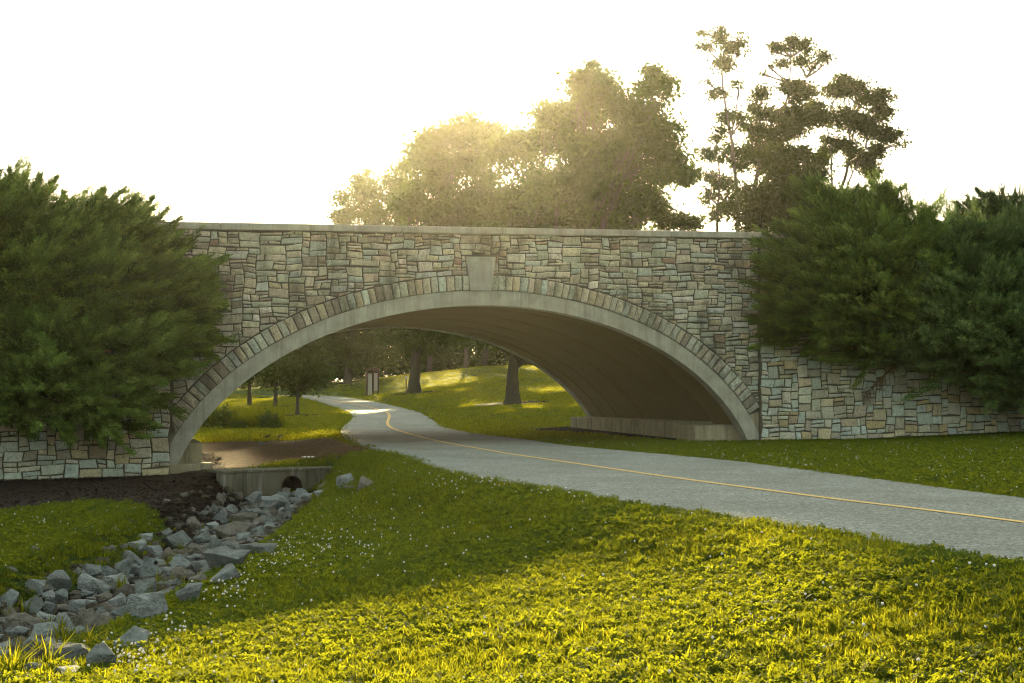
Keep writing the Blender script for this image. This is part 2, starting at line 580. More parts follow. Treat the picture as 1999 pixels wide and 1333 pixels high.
xs = axis([(-300, -60, 20), (-60, -24, 3), (-24, -12, .6), (-12, 12, .22), (12, 24, .6), (24, 60, 3), (60, 300, 20)])
ys = axis([(-120, -20, 20), (-20, 5, 1.5), (5, 30, .2), (30, 62, .35), (62, 130, 1.2), (130, 300, 6), (300, 500, 50)])
GX, GY = np.meshgrid(xs, ys)
GZ = ground_z(GX, GY)
nyy, nxx = GX.shape
Vg = np.stack([GX.ravel(), GY.ravel(), GZ.ravel()], 1)
ii = np.arange(nyy * nxx).reshape(nyy, nxx)
Fg = np.stack([ii[:-1, :-1], ii[:-1, 1:], ii[1:, 1:], ii[1:, :-1]], -1).reshape(-1, 4)
me = np_mesh("ground", Vg, Fg, np.ones((len(Fg), 3)), M_ground)
zd, zm = zones(GX, GY)
za_ = me.attributes.new("zone", 'FLOAT_COLOR', 'POINT')
za_.data.foreach_set("color", np.stack([zd.ravel(), zm.ravel(), 0 * zd.ravel(), 1 + 0 * zd.ravel()], 1).astype(np.float32).ravel())
me.polygons.foreach_set("use_smooth", [True] * len(me.polygons))
ground = link(bpy.data.objects.new("ground", me)); tag(ground, kind="structure")

# path sheet with a low edge
mb = MB()
rows = []
for a, b_ in zip(PL, PRt):
    row = []
    for t in np.linspace(0, 1, 9):
        q = a * (1 - t) + b_ * t
        row.append((q[0], q[1], zp(q[1]) + .03))
    lo_a, lo_b = (a[0], a[1], zp(a[1]) - .06), (b_[0], b_[1], zp(b_[1]) - .06)
    rows.append([lo_a] + row + [lo_b])
mb.grid([r[::-1] for r in rows])
path = mb.build("path", M_asphalt, smooth=False); tag(path, kind="structure")
mb = MB()
yl = [(1999, 1027), (1800, 1001), (1600, 976), (1300, 935), (1100, 905), (1000, 890), (950, 881), (893, 871), (835, 859), (796, 849), (773, 842), (759, 834), (757, 825), (760, 814), (755, 807), (734, 799.5), (704, 793), (665, 785), (630, 779, 82), (600, 776, 93)]
yp = resample([np.array([8.9, -4, 0]), np.array([7.2, 1.5, 0]), np.array([5.6, 6.6, 0])] + [on_path(q) for q in yl], 5)
rows = []
for i in range(len(yp)):
    t = yp[min(i + 1, len(yp) - 1)] - yp[max(i - 1, 0)]
    t = t / (np.hypot(t[0], t[1]) + 1e-9)
    nn = np.array([-t[1], t[0], 0])
    rows.append([(yp[i][0] + nn[0] * k, yp[i][1] + nn[1] * k, zp(yp[i][1]) + (.035 if yp[i][1] < 34 else .05)) for k in (-.05, .05)])
mb.grid(rows)
line = mb.build("path_centre_line", M_yellow); tag(line, kind="structure")

# ------------------------------------------------------------------ bridge
EC, EA, EB, EZ = -6.8, 6.8, 4.58, -1.50         # ellipse of the opening


def ell(t, off=0.0):
    """t: 0 = right end of the ellipse, pi = left; off = distance outwards"""
    x, z = EA * cos(t), EB * sin(t)
    nx, nz = cos(t) / EA, sin(t) / EB
    k = sqrt(nx * nx + nz * nz)
    return EC + x + off * nx / k, EZ + z + off * nz / k


def t_at_z(z, off, right):
    lo, hi = 0.05, pi / 2
    for _ in range(40):
        mid = (lo + hi) / 2
        if ell(mid, off)[1] < z: lo = mid
        else: hi = mid
    return lo if right else pi - lo


R_BAND, R_OUT = .33, .68
BASE_Z = -.55
bridge = thing("stone_bridge", "arched stone bridge with a pale concrete arch ring carrying a road over the path", "bridge", W(-6.8, 0, 0))


def ring_part(name, off0, off1, dp0, dp1, m_, parent, t0, t1, nseg, z_cut=None):
    mb = MB()
    rows = []
    for k in range(nseg + 1):
        t = t0 + (t1 - t0) * k / nseg
        a, b_ = ell(t, off0), ell(t, off1)
        rows.append([W(a[0], a[1], dp1), W(b_[0], b_[1], dp1), W(b_[0], b_[1], dp0), W(a[0], a[1], dp0)])
    mb.grid(rows, closed=True)
    mb.poly(rows[0]); mb.poly(rows[-1][::-1])
    return mb.build(name, m_, parent, merge=True)


tR, tL = t_at_z(BASE_Z, 0, True), t_at_z(BASE_Z, 0, False)
ring_part("arch_ring", 0, R_BAND, -.32, .03, M_band, bridge, tR, tL, 96)
ring_part("arch_ring", 0, R_BAND, -TUNNEL - .03, -TUNNEL + .3, M_band, bridge, tR, tL, 96)
# barrel of precast segments with open joints
edges = [-.34, -1.55, -3.7, -5.8, -7.7, -8.9, -TUNNEL + .32]
for a, b_ in zip(edges[:-1], edges[1:]):
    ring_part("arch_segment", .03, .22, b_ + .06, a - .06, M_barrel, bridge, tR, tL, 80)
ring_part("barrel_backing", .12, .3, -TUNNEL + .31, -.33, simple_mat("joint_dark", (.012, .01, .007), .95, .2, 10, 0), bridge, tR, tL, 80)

# cores of the two faces
TOPZ = 4.66
S0, S1 = -13.55, .12


def core(dpa, dpb, name):
    mb = MB()
    st = list(np.linspace(S0, S1, 120))
    rows = []
    for s in st:
        # underside: outer edge of the concrete ring
        best = BASE_Z
        q = (s - EC)
        lo = None
        ts = np.linspace(0.02, pi - .02, 400)
        rows.append(s)
    ts = np.linspace(t_at_z(BASE_Z, R_BAND, False), t_at_z(BASE_Z, R_BAND, True), 140)
    cs, czz = zip(*[ell(t, R_BAND - .01) for t in ts])
    rr = []
    for s in st:
        z = np.interp(s, cs, czz, left=BASE_Z, right=BASE_Z)
        rr.append([W(s, z, dpa), W(s, TOPZ, dpa), W(s, TOPZ, dpb), W(s, z, dpb)])
    mb.grid(rr, closed=True)
    mb.poly(rr[0][::-1]); mb.poly(rr[-1])
    return mb.build(name, M_mortar, bridge, merge=True)


core(0, -.4, "wall_core")
core(-TUNNEL, -TUNNEL + .4, "wall_core")

PAL = [((.51, .48, .34), 5), ((.44, .45, .33), 5), ((.45, .48, .40), 4), ((.60, .58, .47), 2.5), ((.46, .39, .25), 1.6), ((.32, .29, .21), 2.2), ((.38, .33, .25), 1.4), ((.48, .43, .31), 3), ((.34, .24, .17), .15)]
PALW = [((.50, .48, .35), 5), ((.45, .48, .38), 5), ((.46, .51, .43), 3), ((.52, .46, .29), 3.2), ((.45, .37, .20), 2.0), ((.38, .35, .25), 2.4), ((.32, .26, .17), .4)]


def pick(pal):
    tot = sum(w for _, w in pal)
    r = random.random() * tot
    for c_, w in pal:
        r -= w
        if r <= 0: break
    k = random.uniform(.98, 1.32)
    return tuple(x * k * random.uniform(.97, 1.03) for x in c_)


def clip(poly, p0, nrm):
    out = []
    for i in range(len(poly)):
        a, b_ = poly[i], poly[(i + 1) % len(poly)]
        da = (a[0] - p0[0]) * nrm[0] + (a[1] - p0[1]) * nrm[1]
        db = (b_[0] - p0[0]) * nrm[0] + (b_[1] - p0[1]) * nrm[1]
        if da >= 0: out.append(a)
        if (da >= 0) != (db >= 0):
            t = da / (da - db)
            out.append((a[0] + t * (b_[0] - a[0]), a[1] + t * (b_[1] - a[1])))
    return out


def area(poly):
    return .5 * sum(poly[i][0] * poly[(i + 1) % len(poly)][1] - poly[(i + 1) % len(poly)][0] * poly[i][1] for i in range(len(poly)))


def inset(poly, d):
    """shrinks a convex outline"""
    cx = sum(q[0] for q in poly) / len(poly); cz_ = sum(q[1] for q in poly) / len(poly)
    out = []
    for i in range(len(poly)):
        a, b_ = np.array(poly[i]), np.array(poly[(i + 1) % len(poly)])
    hw = max(abs(q[0] - cx) for q in poly); hh = max(abs(q[1] - cz_) for q in poly)
    kx, kz = max(.3, 1 - d / max(hw, 1e-3)), max(.3, 1 - d / max(hh, 1e-3))
    return [(cx + (q[0] - cx) * kx, cz_ + (q[1] - cz_) * kz) for q in poly]


def dens(poly, step=.11):
    out = []
    for i in range(len(poly)):
        a, b_ = poly[i], poly[(i + 1) % len(poly)]
        L = math.hypot(a[0] - b_[0], a[1] - b_[1])
        if L < .012: continue
        k = max(1, int(L / step))
        k = min(k, 3)
        for j in range(k):
            t = j / k
            jt = .006 if j else 0
            out.append((a[0] + t * (b_[0] - a[0]) + random.uniform(-jt, jt), a[1] + t * (b_[1] - a[1]) + random.uniform(-jt, jt)))
    return out


def add_stone(mb, poly, dp0, h, col, place=W):
    """one rock-faced stone: rounded arris, uneven proud face"""
    p0 = dens(poly)
    if len(p0) < 3: return
    p1 = inset(p0, .004); p2 = inset(p0, .016)
    cx = sum(q[0] for q in p0) / len(p0); cz_ = sum(q[1] for q in p0) / len(p0)
    r0 = [place(q[0], q[1], dp0 - .01) for q in p0]
    r1 = [place(q[0], q[1], dp0 + h * .6) for q in p1]
    r2 = [place(q[0] + random.uniform(-.004, .004), q[1] + random.uniform(-.004, .004), dp0 + h * random.uniform(.8, 1.15)) for q in p2]
    mb.grid([r0, r1, r2], col, closed=True)
    c_ = place(cx + random.uniform(-.02, .02), cz_ + random.uniform(-.01, .01), dp0 + h * random.uniform(1.0, 1.6))
    for i in range(len(r2)):
        mb.poly([r2[i], r2[(i + 1) % len(r2)], c_], col)


def rubble_rects(s0, s1, z0, z1, cw, ch, wmax=6, hmax=3):
    nx_, nz_ = int(round((s1 - s0) / cw)), int(round((z1 - z0) / ch))
    cw, ch = (s1 - s0) / nx_, (z1 - z0) / nz_
    used = np.zeros((nx_, nz_), bool)
    out = []
    order = [(i, j) for j in range(nz_) for i in range(nx_)]
    for i, j in order:
        if used[i, j]: continue
        hw = random.choices([1, 2, 3], [4.2, 6.5, 1.5])[0]
        ww = random.choices([1, 2, 3, 4, 5, 6], [1, 3, 5, 5, 2.5, 1])[0] if hw < 3 else random.choices([3, 4, 5], [3, 3, 1])[0]
        if hw == 1: ww = random.choices([2, 3, 4, 5], [3, 4, 3, 1])[0]
        hw, ww = min(hw, nz_ - j, hmax), min(ww, wmax)
        w = 0
        while w < ww and i + w < nx_ and not used[i + w, j]: w += 1
        if w < nx_ - i and i + w < nx_ and not used[i + w, j] and (i + w + 1 >= nx_ or used[i + w + 1, j]): w += 1
        while hw > 1 and used[i:i + w, j:j + hw].any(): hw -= 1
        used[i:i + w, j:j + hw] = True
        out.append((s0 + i * cw, s0 + (i + w) * cw, z0 + j * ch, z0 + (j + hw) * ch))
    return out


def warp(s, z):
    """keeps courses from being ruler-straight; neighbours stay together"""
    return (s + .018 * sin(z * 9 + s * 3.1) + .014 * sin(s * 17 + z * 5), z + .016 * sin(s * 2.3 + z * 3) + .012 * sin(s * 11 + 2) + .008 * sin(s * 29 + z * 13))


def rect_poly(r, gap=.0105):
    a, b_, c_, d = r
    pts = [(a, c_), (b_, c_), (b_, d), (a, d)]
    cx, cz_ = (a + b_) / 2, (c_ + d) / 2
    q = [warp(*p_) for p_ in pts]
    wx, wz = warp(cx, cz_)
    j = .008
    return [(x + (gap if x < wx else -gap) + random.uniform(-j, j), z + (gap if z < wz else -gap) + random.uniform(-j, j)) for x, z in q]


KT = [(-7.19, 4.16), (-6.50, 4.16), (-6.60, 3.40), (-7.09, 3.40)]
face_polys = []
outer_t = np.linspace(.02, pi - .02, 700)
outer = np.array([ell(t, R_OUT + .012) for t in outer_t])
for r in rubble_rects(S0 + .12, S1 - .13, .45, TOPZ - .005, .088, .068):
    P = rect_poly(r)
    cx, cz_ = (r[0] + r[1]) / 2, (r[2] + r[3]) / 2
    d = np.hypot(outer[:, 0] - cx, outer[:, 1] - cz_)
    k = int(np.argmin(d))
    ox, oz = outer[k]
    nx_, nz_ = cos(outer_t[k]) / EA, sin(outer_t[k]) / EB
    nl_ = math.hypot(nx_, nz_); nx_, nz_ = nx_ / nl_, nz_ / nl_
    if (cx - ox) * nx_ + (cz_ - oz) * nz_ < -.25: continue
    if d[k] < .5: P = clip(P, (ox, oz), (nx_, nz_))
    if cz_ < 4.2 and abs(cx + 6.845) < .75:
        if cx < -6.845: P = clip(P, (-7.205, 4.16), (-1, -.12))
        else: P = clip(P, (-6.485, 4.16), (1, -.12))
    if len(P) < 3 or abs(area(P)) < .0022: continue
    face_polys.append(P)
face_polys.sort(key=lambda P: -abs(area(P)))
rest = MB()
for k, P in enumerate(face_polys):
    mb = MB() if k < 300 else rest
    add_stone(mb, P, 0.0, random.uniform(.022, .042), pick(PAL))
    if k < 300: mb.build("stone", M_stone, bridge)
tag(rest.build("small_stones", M_stone, bridge), kind="stuff")

# voussoirs: a row of upright stones round the ring
tv = t_at_z(.50, R_BAND, True); tvl = t_at_z(.42, R_BAND, False)


def vous(ta, tb, parent):
    g = .011
    i0, i1 = ell(ta, R_BAND + .01), ell(tb, R_BAND + .01)
    o0, o1 = ell(ta, R_OUT - .008 + random.uniform(-.02, .006)), ell(tb, R_OUT - .008 + random.uniform(-.02, .006))
    P = [i0, i1, o1, o0]
    cx = sum(q[0] for q in P) / 4; cz_ = sum(q[1] for q in P) / 4
    tx, tz = i1[0] - i0[0], i1[1] - i0[1]
    L = math.hypot(tx, tz); tx, tz = tx / L, tz / L
    P = [(q[0] + tx * g * s_, q[1] + tz * g * s_) for q, s_ in zip(P, (1, -1, -1, 1))]
    P = [(min(max(q[0], S0 + .1), -.02), q[1]) for q in P]
    if abs(area(P)) < .004: return
    mb = MB()
    col = pick([((.52, .48, .35), 4), ((.46, .47, .36), 4), ((.49, .43, .29), 2), ((.33, .29, .21), 2), ((.48, .52, .43), 2)])
    c_ = dens(P[::-1] if area(P) < 0 else P)
    add_stone(mb, P if area(P) > 0 else P[::-1], .012, random.uniform(.04, .065), col)
    mb.build("voussoir", M_stone, parent)


t = tv
while t < tvl:
    dt = random.uniform(.145, .205) / math.hypot(EA * sin(t), EB * cos(t)) * .93
    x = ell(t + dt / 2, R_BAND)[0]
    if -7.11 < x < -6.58 and t < pi / 2 + .08:
        # jump over the keystone
        while ell(t, R_BAND)[0] > -7.10: t += .0005
        continue
    if ell(t, R_BAND)[0] > -6.58 > ell(t + dt, R_BAND)[0]: dt = max(.004, (lambda a: a)(next(q for q in np.arange(t, t + .1, .0005) if ell(q, R_BAND)[0] < -6.58) - t))
    vous(t, t + dt, bridge); t += dt
mb = MB()
mb.prism([W(a, b_, .075) for a, b_ in [KT[3], KT[2], KT[1], KT[0]]], [W(a, b_, -.02) for a, b_ in [KT[3], KT[2], KT[1], KT[0]]])
mb.build("keystone", M_band, bridge, bevel=.012)

# concrete springing blocks below the last voussoirs
for right in (True, False):
    mb = MB()
    tt = np.linspace(t_at_z(BASE_Z, R_BAND, right), t_at_z(.5, R_BAND, right), 12)
    inner = [ell(q, R_BAND + .012) for q in tt]
    edge = -.035 if right else S0 + .11
    fr = [W(a, b_, .012) for a, b_ in inner] + [W(edge, .56 if right else .46, .012), W(edge, BASE_Z, .012)]
    bk = [W(a, b_, -.1) for a, b_ in inner] + [W(edge, .56 if right else .46, -.1), W(edge, BASE_Z, -.1)]
    if not right: fr, bk = fr[::-1], bk[::-1]
    mb.prism(fr[::-1], bk[::-1])
    mb.build("springing_block", M_foot, bridge, merge=True)

# coping slabs with joints
a = S0 - 1.2
while a < .2:
    b_ = min(a + random.uniform(1.9, 2.5), .26)
    if .26 - b_ < .7: b_ = .26
    for near in (0, 1):
        mb = MB()
        d0, d1 = (.11, -.47) if not near else (-TUNNEL - .11, -TUNNEL + .47)
        mb.box((a + .004, d1, TOPZ + .004), (b_ - .004, d0, TOPZ + .155), lambda x, y, z: W(x, z, y))
        mb.build("coping_slab", M_coping, bridge, bevel=.018)
    a = b_
# footings
mb = MB(); mb.box((-1.14, -TUNNEL + .05, -.55), (.1, -1.5, .33), lambda x, y, z: W(x, z, y)); mb.build("footing", M_foot, bridge, bevel=.03)
mb = MB(); mb.box((-1.5, -1.42, -.55), (.1, -.34, .27), lambda x, y, z: W(x, z, y)); mb.build("footing", M_foot, bridge, bevel=.03)
mb = MB(); mb.box((-13.5, -TUNNEL + .05, -.9), (-12.8, -.36, .22), lambda x, y, z: W(x, z, y)); mb.build("footing", M_foot, bridge, bevel=.03)
mb = MB(); mb.box((-13.5, -.35, -1.0), (-12.62, .04, -.20), lambda x, y, z: W(x, z, y)); mb.build("footing", M_foot, bridge, bevel=.03)

# road across the bridge and the banks that carry it
mb = MB()
mb.box((-90, -TUNNEL + .42, 3.6), (90, -.42, 3.72), lambda x, y, z: W(x, z, y))
road = mb.build("road", M_asphalt); tag(road, kind="structure")
M_bank = M_ground
for side, (sa, sb) in (("left", (-90, -13.5)), ("right", (.12, 90))):
    mb = MB()
    rows = []
    for s in np.linspace(sa, sb, 40):
        away = (-13.5 - s) if side == "left" else (s - .12)
        out = max(0, away - 9.0)
        gz = -1.5
        wt = max(1.2, 4.3 - .42 * max(0, away - 1.0))
        o = min(out * 1.2, 6.5)
        prof = [(-.1 + o, -2.0), (-.1 + o, min(wt, 3.5) - (.5 * o)), (-.5 - max(0, (3.58 - wt)) * 1.3, 3.58), (-TUNNEL + .5 + max(0, (3.58 - wt)) * 1.0, 3.58), (-TUNNEL + .1 - o, min(wt, 3.5) - .5 * o), (-TUNNEL + .1 - o, -2.0)]
        rows.append([W(s, z, dp) for dp, z in prof])
    mb.grid(rows)
    mb.poly(rows[0][::-1]); mb.poly(rows[-1])
    e = mb.build("embankment", M_bank, merge=True); tag(e, kind="structure")
    z_at = e.data.attributes.new("zone", 'FLOAT_COLOR', 'POINT')
    z_at.data.foreach_set("color", [0, .9, 0, 1] * len(e.data.vertices))


# retaining (wing) walls
def wing(sa, sb, away_left, label, base):
    w_ = thing("retaining_wall", label, "wall", W((sa + sb) / 2, -.3, .1))
    DP = .13
    top = lambda s: 4.62 - .42 * max(0, (abs(s - (sb if away_left else sa))) - 1.2)
    for dpa, dpb in ((DP, -.2), (-TUNNEL - DP, -TUNNEL + .2)):
        mb = MB(); rows = []
        for s in np.linspace(sa, sb, 14):
            rows.append([W(s, base, dpa), W(s, top(s), dpa), W(s, top(s), dpb), W(s, base, dpb)])
        mb.grid(rows, closed=True); mb.poly(rows[0][::-1]); mb.poly(rows[-1])
        mb.build("wall_core", M_mortar, w_, merge=True)
        mb = MB(); rows = []
        for s in np.linspace(sa, sb, 14):
            o = .09
            f0, f1 = (dpa + o, dpb - o) if dpa > dpb else (dpa - o, dpb + o)
            rows.append([W(s, top(s) + .004, f0), W(s, top(s) + .15, f0), W(s, top(s) + .15, f1), W(s, top(s) + .004, f1)])
        mb.grid(rows, closed=True); mb.poly(rows[0][::-1]); mb.poly(rows[-1])
        mb.build("coping", M_coping, w_, merge=True)
    polys = []
    for r in rubble_rects(sa + .01, sb - .01, base + .02, 4.6, .088, .098, 5, 3):
        P = rect_poly(r)
        cx = (r[0] + r[1]) / 2
        sl = .42 if abs(cx - (sb if away_left else sa)) > 1.2 else 0
        P = clip(P, (cx, top(cx) - .01), ((-sl if not away_left else sl), -1))
        if len(P) < 3 or abs(area(P)) < .004: continue
        z_ = r[2]
        vis = abs(area(P)) + (10 if z_ < (1.6 if away_left else 2.2) and abs(cx - (sb if away_left else sa)) < (4.2 if away_left else 8) else 0)
        polys.append((vis, P))
    polys.sort(key=lambda q: -q[0])
    rest = MB()
    for k, (_, P) in enumerate(polys):
        mb = MB() if k < 300 else rest
        add_stone(mb, P, DP, random.uniform(.02, .045), pick(PALW))
        if k < 300: mb.build("stone", M_wing, w_)
    if rest.f: tag(rest.build("small_stones", M_wing, w_), kind="stuff")
    # stones of the wall's end, seen from the arch side
    return w_


wing(-22.5, -13.49, True, "stone retaining wall left of the arch, mostly under a dark juniper", -.95)
wing(-.03, 9.2, False, "buff stone retaining wall right of the arch beside the grass verge", -.35)

# ------------------------------------------------------------------ headwall with pipe
HW = thing("concrete_headwall", "low stained concrete headwall with a round drain pipe opening above the rocks", "headwall", tuple((HEAD_A + HEAD_B) / 2 - np.array([0, 0, .6])))
hu = (HEAD_B - HEAD_A); hl = np.linalg.norm(hu[:2]); hu = np.array([hu[0], hu[1], 0]) / hl
hn = np.array([hu[1], -hu[0], 0])


def H(a, z, d):
    q = HEAD_A + hu * a + hn * d
    return (q[0], q[1], z)


pc = on_z(566, 958, -.72)
pa = float(np.dot(pc[:2] - HEAD_A[:2], hu[:2])); pa = (566 - 435) / (686 - 435) * hl
pzc, prr = -.66, .215
zt, zb = -.33, -1.25
mb = MB()
K = 40
fr, fo = [], []
for k in range(K):
    an = 2 * pi * k / K
    ca, sa_ = cos(an), sin(an)
    fr.append((pa + prr * ca, pzc + prr * sa_))
    # nearest rectangle point along the ray
    tx = ((hl if ca > 0 else -.0) - pa) / ca if abs(ca) > 1e-6 else 1e9
    tz = ((zt if sa_ > 0 else zb) - pzc) / sa_ if abs(sa_) > 1e-6 else 1e9
    q = min(tx, tz)
    fo.append((pa + q * ca, pzc + q * sa_))
mb.grid([[H(a, z, 0) for a, z in fo], [H(a, z, 0) for a, z in fr], [H(a, z, -.3) for a, z in fr]], closed=True)
for cxx, czx in ((0, zt), (hl, zt), (0, zb), (hl, zb)):
    # close the corners the fan leaves open
    side = [q for q in fo if (abs(q[0] - cxx) < 1e-4)]
    lid = [q for q in fo if (abs(q[1] - czx) < 1e-4)]
    a1 = max(side, key=lambda q: -abs(q[1] - czx)); b1 = max(lid, key=lambda q: -abs(q[0] - cxx))
    mb.poly([H(*a1, 0), H(cxx, czx, 0), H(*b1, 0)])
mb.box((0, -.3, zt - .001), (hl, -.002, zt), lambda x, y, z: H(x, z, y))
mb.poly([H(0, zb, 0), H(0, zt, 0), H(0, zt, -.3), H(0, zb, -.3)])
mb.poly([H(hl, zb, -.3), H(hl, zt, -.3), H(hl, zt, 0), H(hl, zb, 0)])
mb.poly([H(0, zb, -.3), H(0, zt, -.3), H(hl, zt, -.3), H(hl, zb, -.3)])
mb.build("wall_slab", M_head, HW)
mb = MB(); mb.box((-.02, -.62, zt - .03), (hl + .02, .02, zt + .02), lambda x, y, z: H(x, z, y)); mb.build("top_edge", M_head, HW, bevel=.008)
mb = MB(); mb.grid([[H(pa + r_ * cos(2 * pi * k / 32), pzc + r_ * sin(2 * pi * k / 32), d_) for k in range(32)] for r_, d_ in ((.213, .02), (.19, .02), (.19, -.29))], closed=True)
mb.poly([H(pa + .19 * cos(2 * pi * k / 32), pzc + .19 * sin(2 * pi * k / 32), -.29) for k in range(32)])  # dark disc ends the short pipe, standing in for its unlit depth
mb.build("drain_pipe", simple_mat("pipe_dark", (.025, .022, .015), .95, .3, 10, 0), HW)

# ------------------------------------------------------------------ rocks
def rock_mesh(seed):
    import bmesh
    r = random.Random(seed)
    bm = bmesh.new()
    for _ in range(13):
        v = Vector((r.gauss(0, 1), r.gauss(0, 1), r.gauss(0, 1))).normalized()
        v = Vector((v.x * .5, v.y * .5, v.z * .5))
        bm.verts.new(v * r.uniform(.82, 1.05))
    res = bmesh.ops.convex_hull(bm, input=bm.verts)
    bmesh.ops.delete(bm, geom=[g_ for g_ in res["geom_interior"] if isinstance(g_, bmesh.types.BMVert)], context='VERTS')
    bmesh.ops.bevel(bm, geom=list(bm.edges), offset=.018, segments=1, affect='EDGES')
    bmesh.ops.triangulate(bm, faces=bm.faces)
    bmesh.ops.subdivide_edges(bm, edges=[e for e in bm.edges if e.calc_length() > .2], cuts=1)
    bmesh.ops.triangulate(bm, faces=bm.faces)
    from mathutils import noise as mn
    off = Vector((seed * 3.1, 0, 0))
    for v in bm.verts:
        k = mn.noise(v.co * 3.2 + off) * .07 + mn.noise(v.co * 9 + off) * .045
        v.co += v.co.normalized() * k
    # bring the extents to a unit box
    lo = [min(v.co[a_] for v in bm.verts) for a_ in range(3)]; hi = [max(v.co[a_] for v in bm.verts) for a_ in range(3)]
    for v in bm.verts:
        for a_ in range(3): v.co[a_] = (v.co[a_] - (lo[a_] + hi[a_]) / 2) / (hi[a_] - lo[a_])
    me = bpy.data.meshes.new("rock"); bm.to_mesh(me); bm.free()
    col = [(.40, .45, .43), (.30, .335, .32), (.52, .56, .54), (.33, .30, .245), (.44, .48, .47)][seed % 5]
    ca = me.attributes.new("tint", 'FLOAT_COLOR', 'FACE')
    ca.data.foreach_set("color", np.tile([*col, 1.0], len(me.polygons)).astype(np.float32))
    me.materials.append(M_rock)
    return me


ROCKS = [rock_mesh(k) for k in range(14)]
rocks = [(376, 1026, 38, 28), (448, 1040, 78, 32), (466, 1014, 62, 20), (428, 1010, 37, 24), (394, 1008, 26, 16), (472, 1052, 34, 16), (506, 1038, 42, 18), (522, 1031, 35, 14), (340, 1060, 70, 36),
         (392, 1056, 40, 26), (418, 1068, 40, 26), (280, 1056, 42, 20), (264, 1072, 42, 26), (300, 1082, 44, 26), (328, 1086, 36, 24), (380, 1076, 42, 22), (356, 1084, 22, 18), (256, 1096, 50, 28),
         (440, 1100, 104, 50), (502, 1080, 86, 34), (344, 1104, 54, 30), (288, 1120, 60, 38), (172, 1118, 54, 28), (236, 1116, 40, 36), (108, 1140, 64, 38), (64, 1156, 54, 34), (172, 1144, 62, 36),
         (224, 1140, 54, 30), (240, 1158, 54, 26), (352, 1124, 52, 26), (384, 1138, 46, 26), (432, 1132, 80, 38), (368, 1166, 68, 40), (280, 1156, 52, 36), (340, 1146, 38, 22), (12, 1176, 40, 30),
         (56, 1190, 58, 36), (96, 1192, 34, 28), (116, 1170, 46, 28), (148, 1186, 44, 30), (224, 1178, 38, 28), (288, 1192, 88, 60), (16, 1206, 40, 26), (44, 1224, 88, 38), (164, 1216, 58, 34),
         (120, 1222, 48, 32), (28, 1244, 56, 28), (80, 1242, 62, 34), (196, 1200, 28, 22), (252, 1260, 78, 46), (204, 1260, 30, 20), (124, 1288, 104, 40), (192, 1296, 76, 50), (136, 1322, 84, 26),
         (200, 1152, 36, 26), (452, 1156, 34, 12), (276, 1228, 42, 16), (430, 978, 17, 24), (462, 972, 26, 18), (492, 974, 38, 26), (532, 986, 62, 32), (554, 972, 36, 18), (448, 996, 36, 18),
         (480, 1000, 32, 14), (516, 1002, 26, 14), (576, 980, 32, 16), (416, 996, 22, 14), (602, 972, 32, 16), (626, 964, 36, 18), (673, 941, 46, 28), (712, 947, 52, 28), (634, 951, 34, 18),
         (682, 956, 30, 13), (592, 968, 40, 22), (769, 944, 13, 9), (735, 957, 18, 7), (512, 990, 26, 14), (440, 1018, 24, 14), (324, 1042, 30, 16), (410, 1096, 24, 14), (310, 1146, 26, 16), (250, 1130, 22, 14)]
special = {18: "largest flat topped grey rock near the right edge of the bed", 41: "big pale squared boulder standing at the grass edge of the rock bed", 49: "dark rounded rock sitting apart in the sunlit grass edge",
           51: "long low brown rock nearest the bottom of the rock bed", 52: "dark brown blocky rock beside the yellow grass at the bottom", 19: "long pale rock lying against the grass right of the flat topped one",
           8: "wide flat rock in the upper left part of the rock bed", 1: "broad grey rock in the upper middle of the rock bed", 70: "pale rounded boulder at the right end of the headwall",
           69: "mossy grey boulder just left of the pale one by the headwall", 57: "small upright pale stone at the mulch corner near the headwall", 43: "long flat slab rock at the left edge of the rock bed",
           60: "wide brown rock just below the drain pipe opening", 31: "tan flat rock under the largest flat topped rock", 32: "pale flat rock left of the tan one by the clover", 74: "small lone stone in the grass right of the boulders",
           24: "pale sloping rock at the left grass bank", 55: "small flat stone alone in the grass right of the rock bed"}
short = {18: "largest flat topped rock", 41: "big squared boulder", 49: "rounded rock in the sunlit edge", 51: "long low brown rock", 52: "blocky rock at the bottom", 19: "long pale rock",
         8: "wide flat upper left rock", 1: "broad upper middle rock", 70: "rounded boulder by the headwall", 57: "upright stone at the mulch corner", 43: "long slab at the left", 60: "wide rock below the pipe", 24: "sloping rock at the left bank"}
n_main = len(rocks)
rr_ = random.Random(77)
bed_px = [(575, 962, 26), (545, 985, 60), (495, 1012, 62), (440, 1050, 88), (350, 1105, 150), (235, 1160, 165), (110, 1215, 150), (10, 1260, 110), (60, 1290, 120), (140, 1312, 110)]
tries = 0
while len(rocks) < n_main + 120 and tries < 20000:
    tries += 1
    i = rr_.random() * (len(bed_px) - 1); a = int(i); t = i - a
    bx, by, bw = [bed_px[a][j] * (1 - t) + bed_px[a + 1][j] * t for j in range(3)]
    x = bx + rr_.uniform(-.5, .5) * bw * 1.25; y = by + rr_.uniform(-.2, .2) * bw * .5
    far_ = 2600 * 2.0 / max(60, y - 775)
    w0 = rr_.uniform(.16, .32) * FOC / far_ * (1.0)
    if not (-15 < x < 640): continue
    if any(abs(x - q[0]) < .31 * (w0 + q[2]) and abs(y - q[1]) < .34 * (w0 * .5 + q[3]) for q in rocks): continue
    rocks.append((x, y, w0, w0 * rr_.uniform(.45, .7)))
used_labels = {}
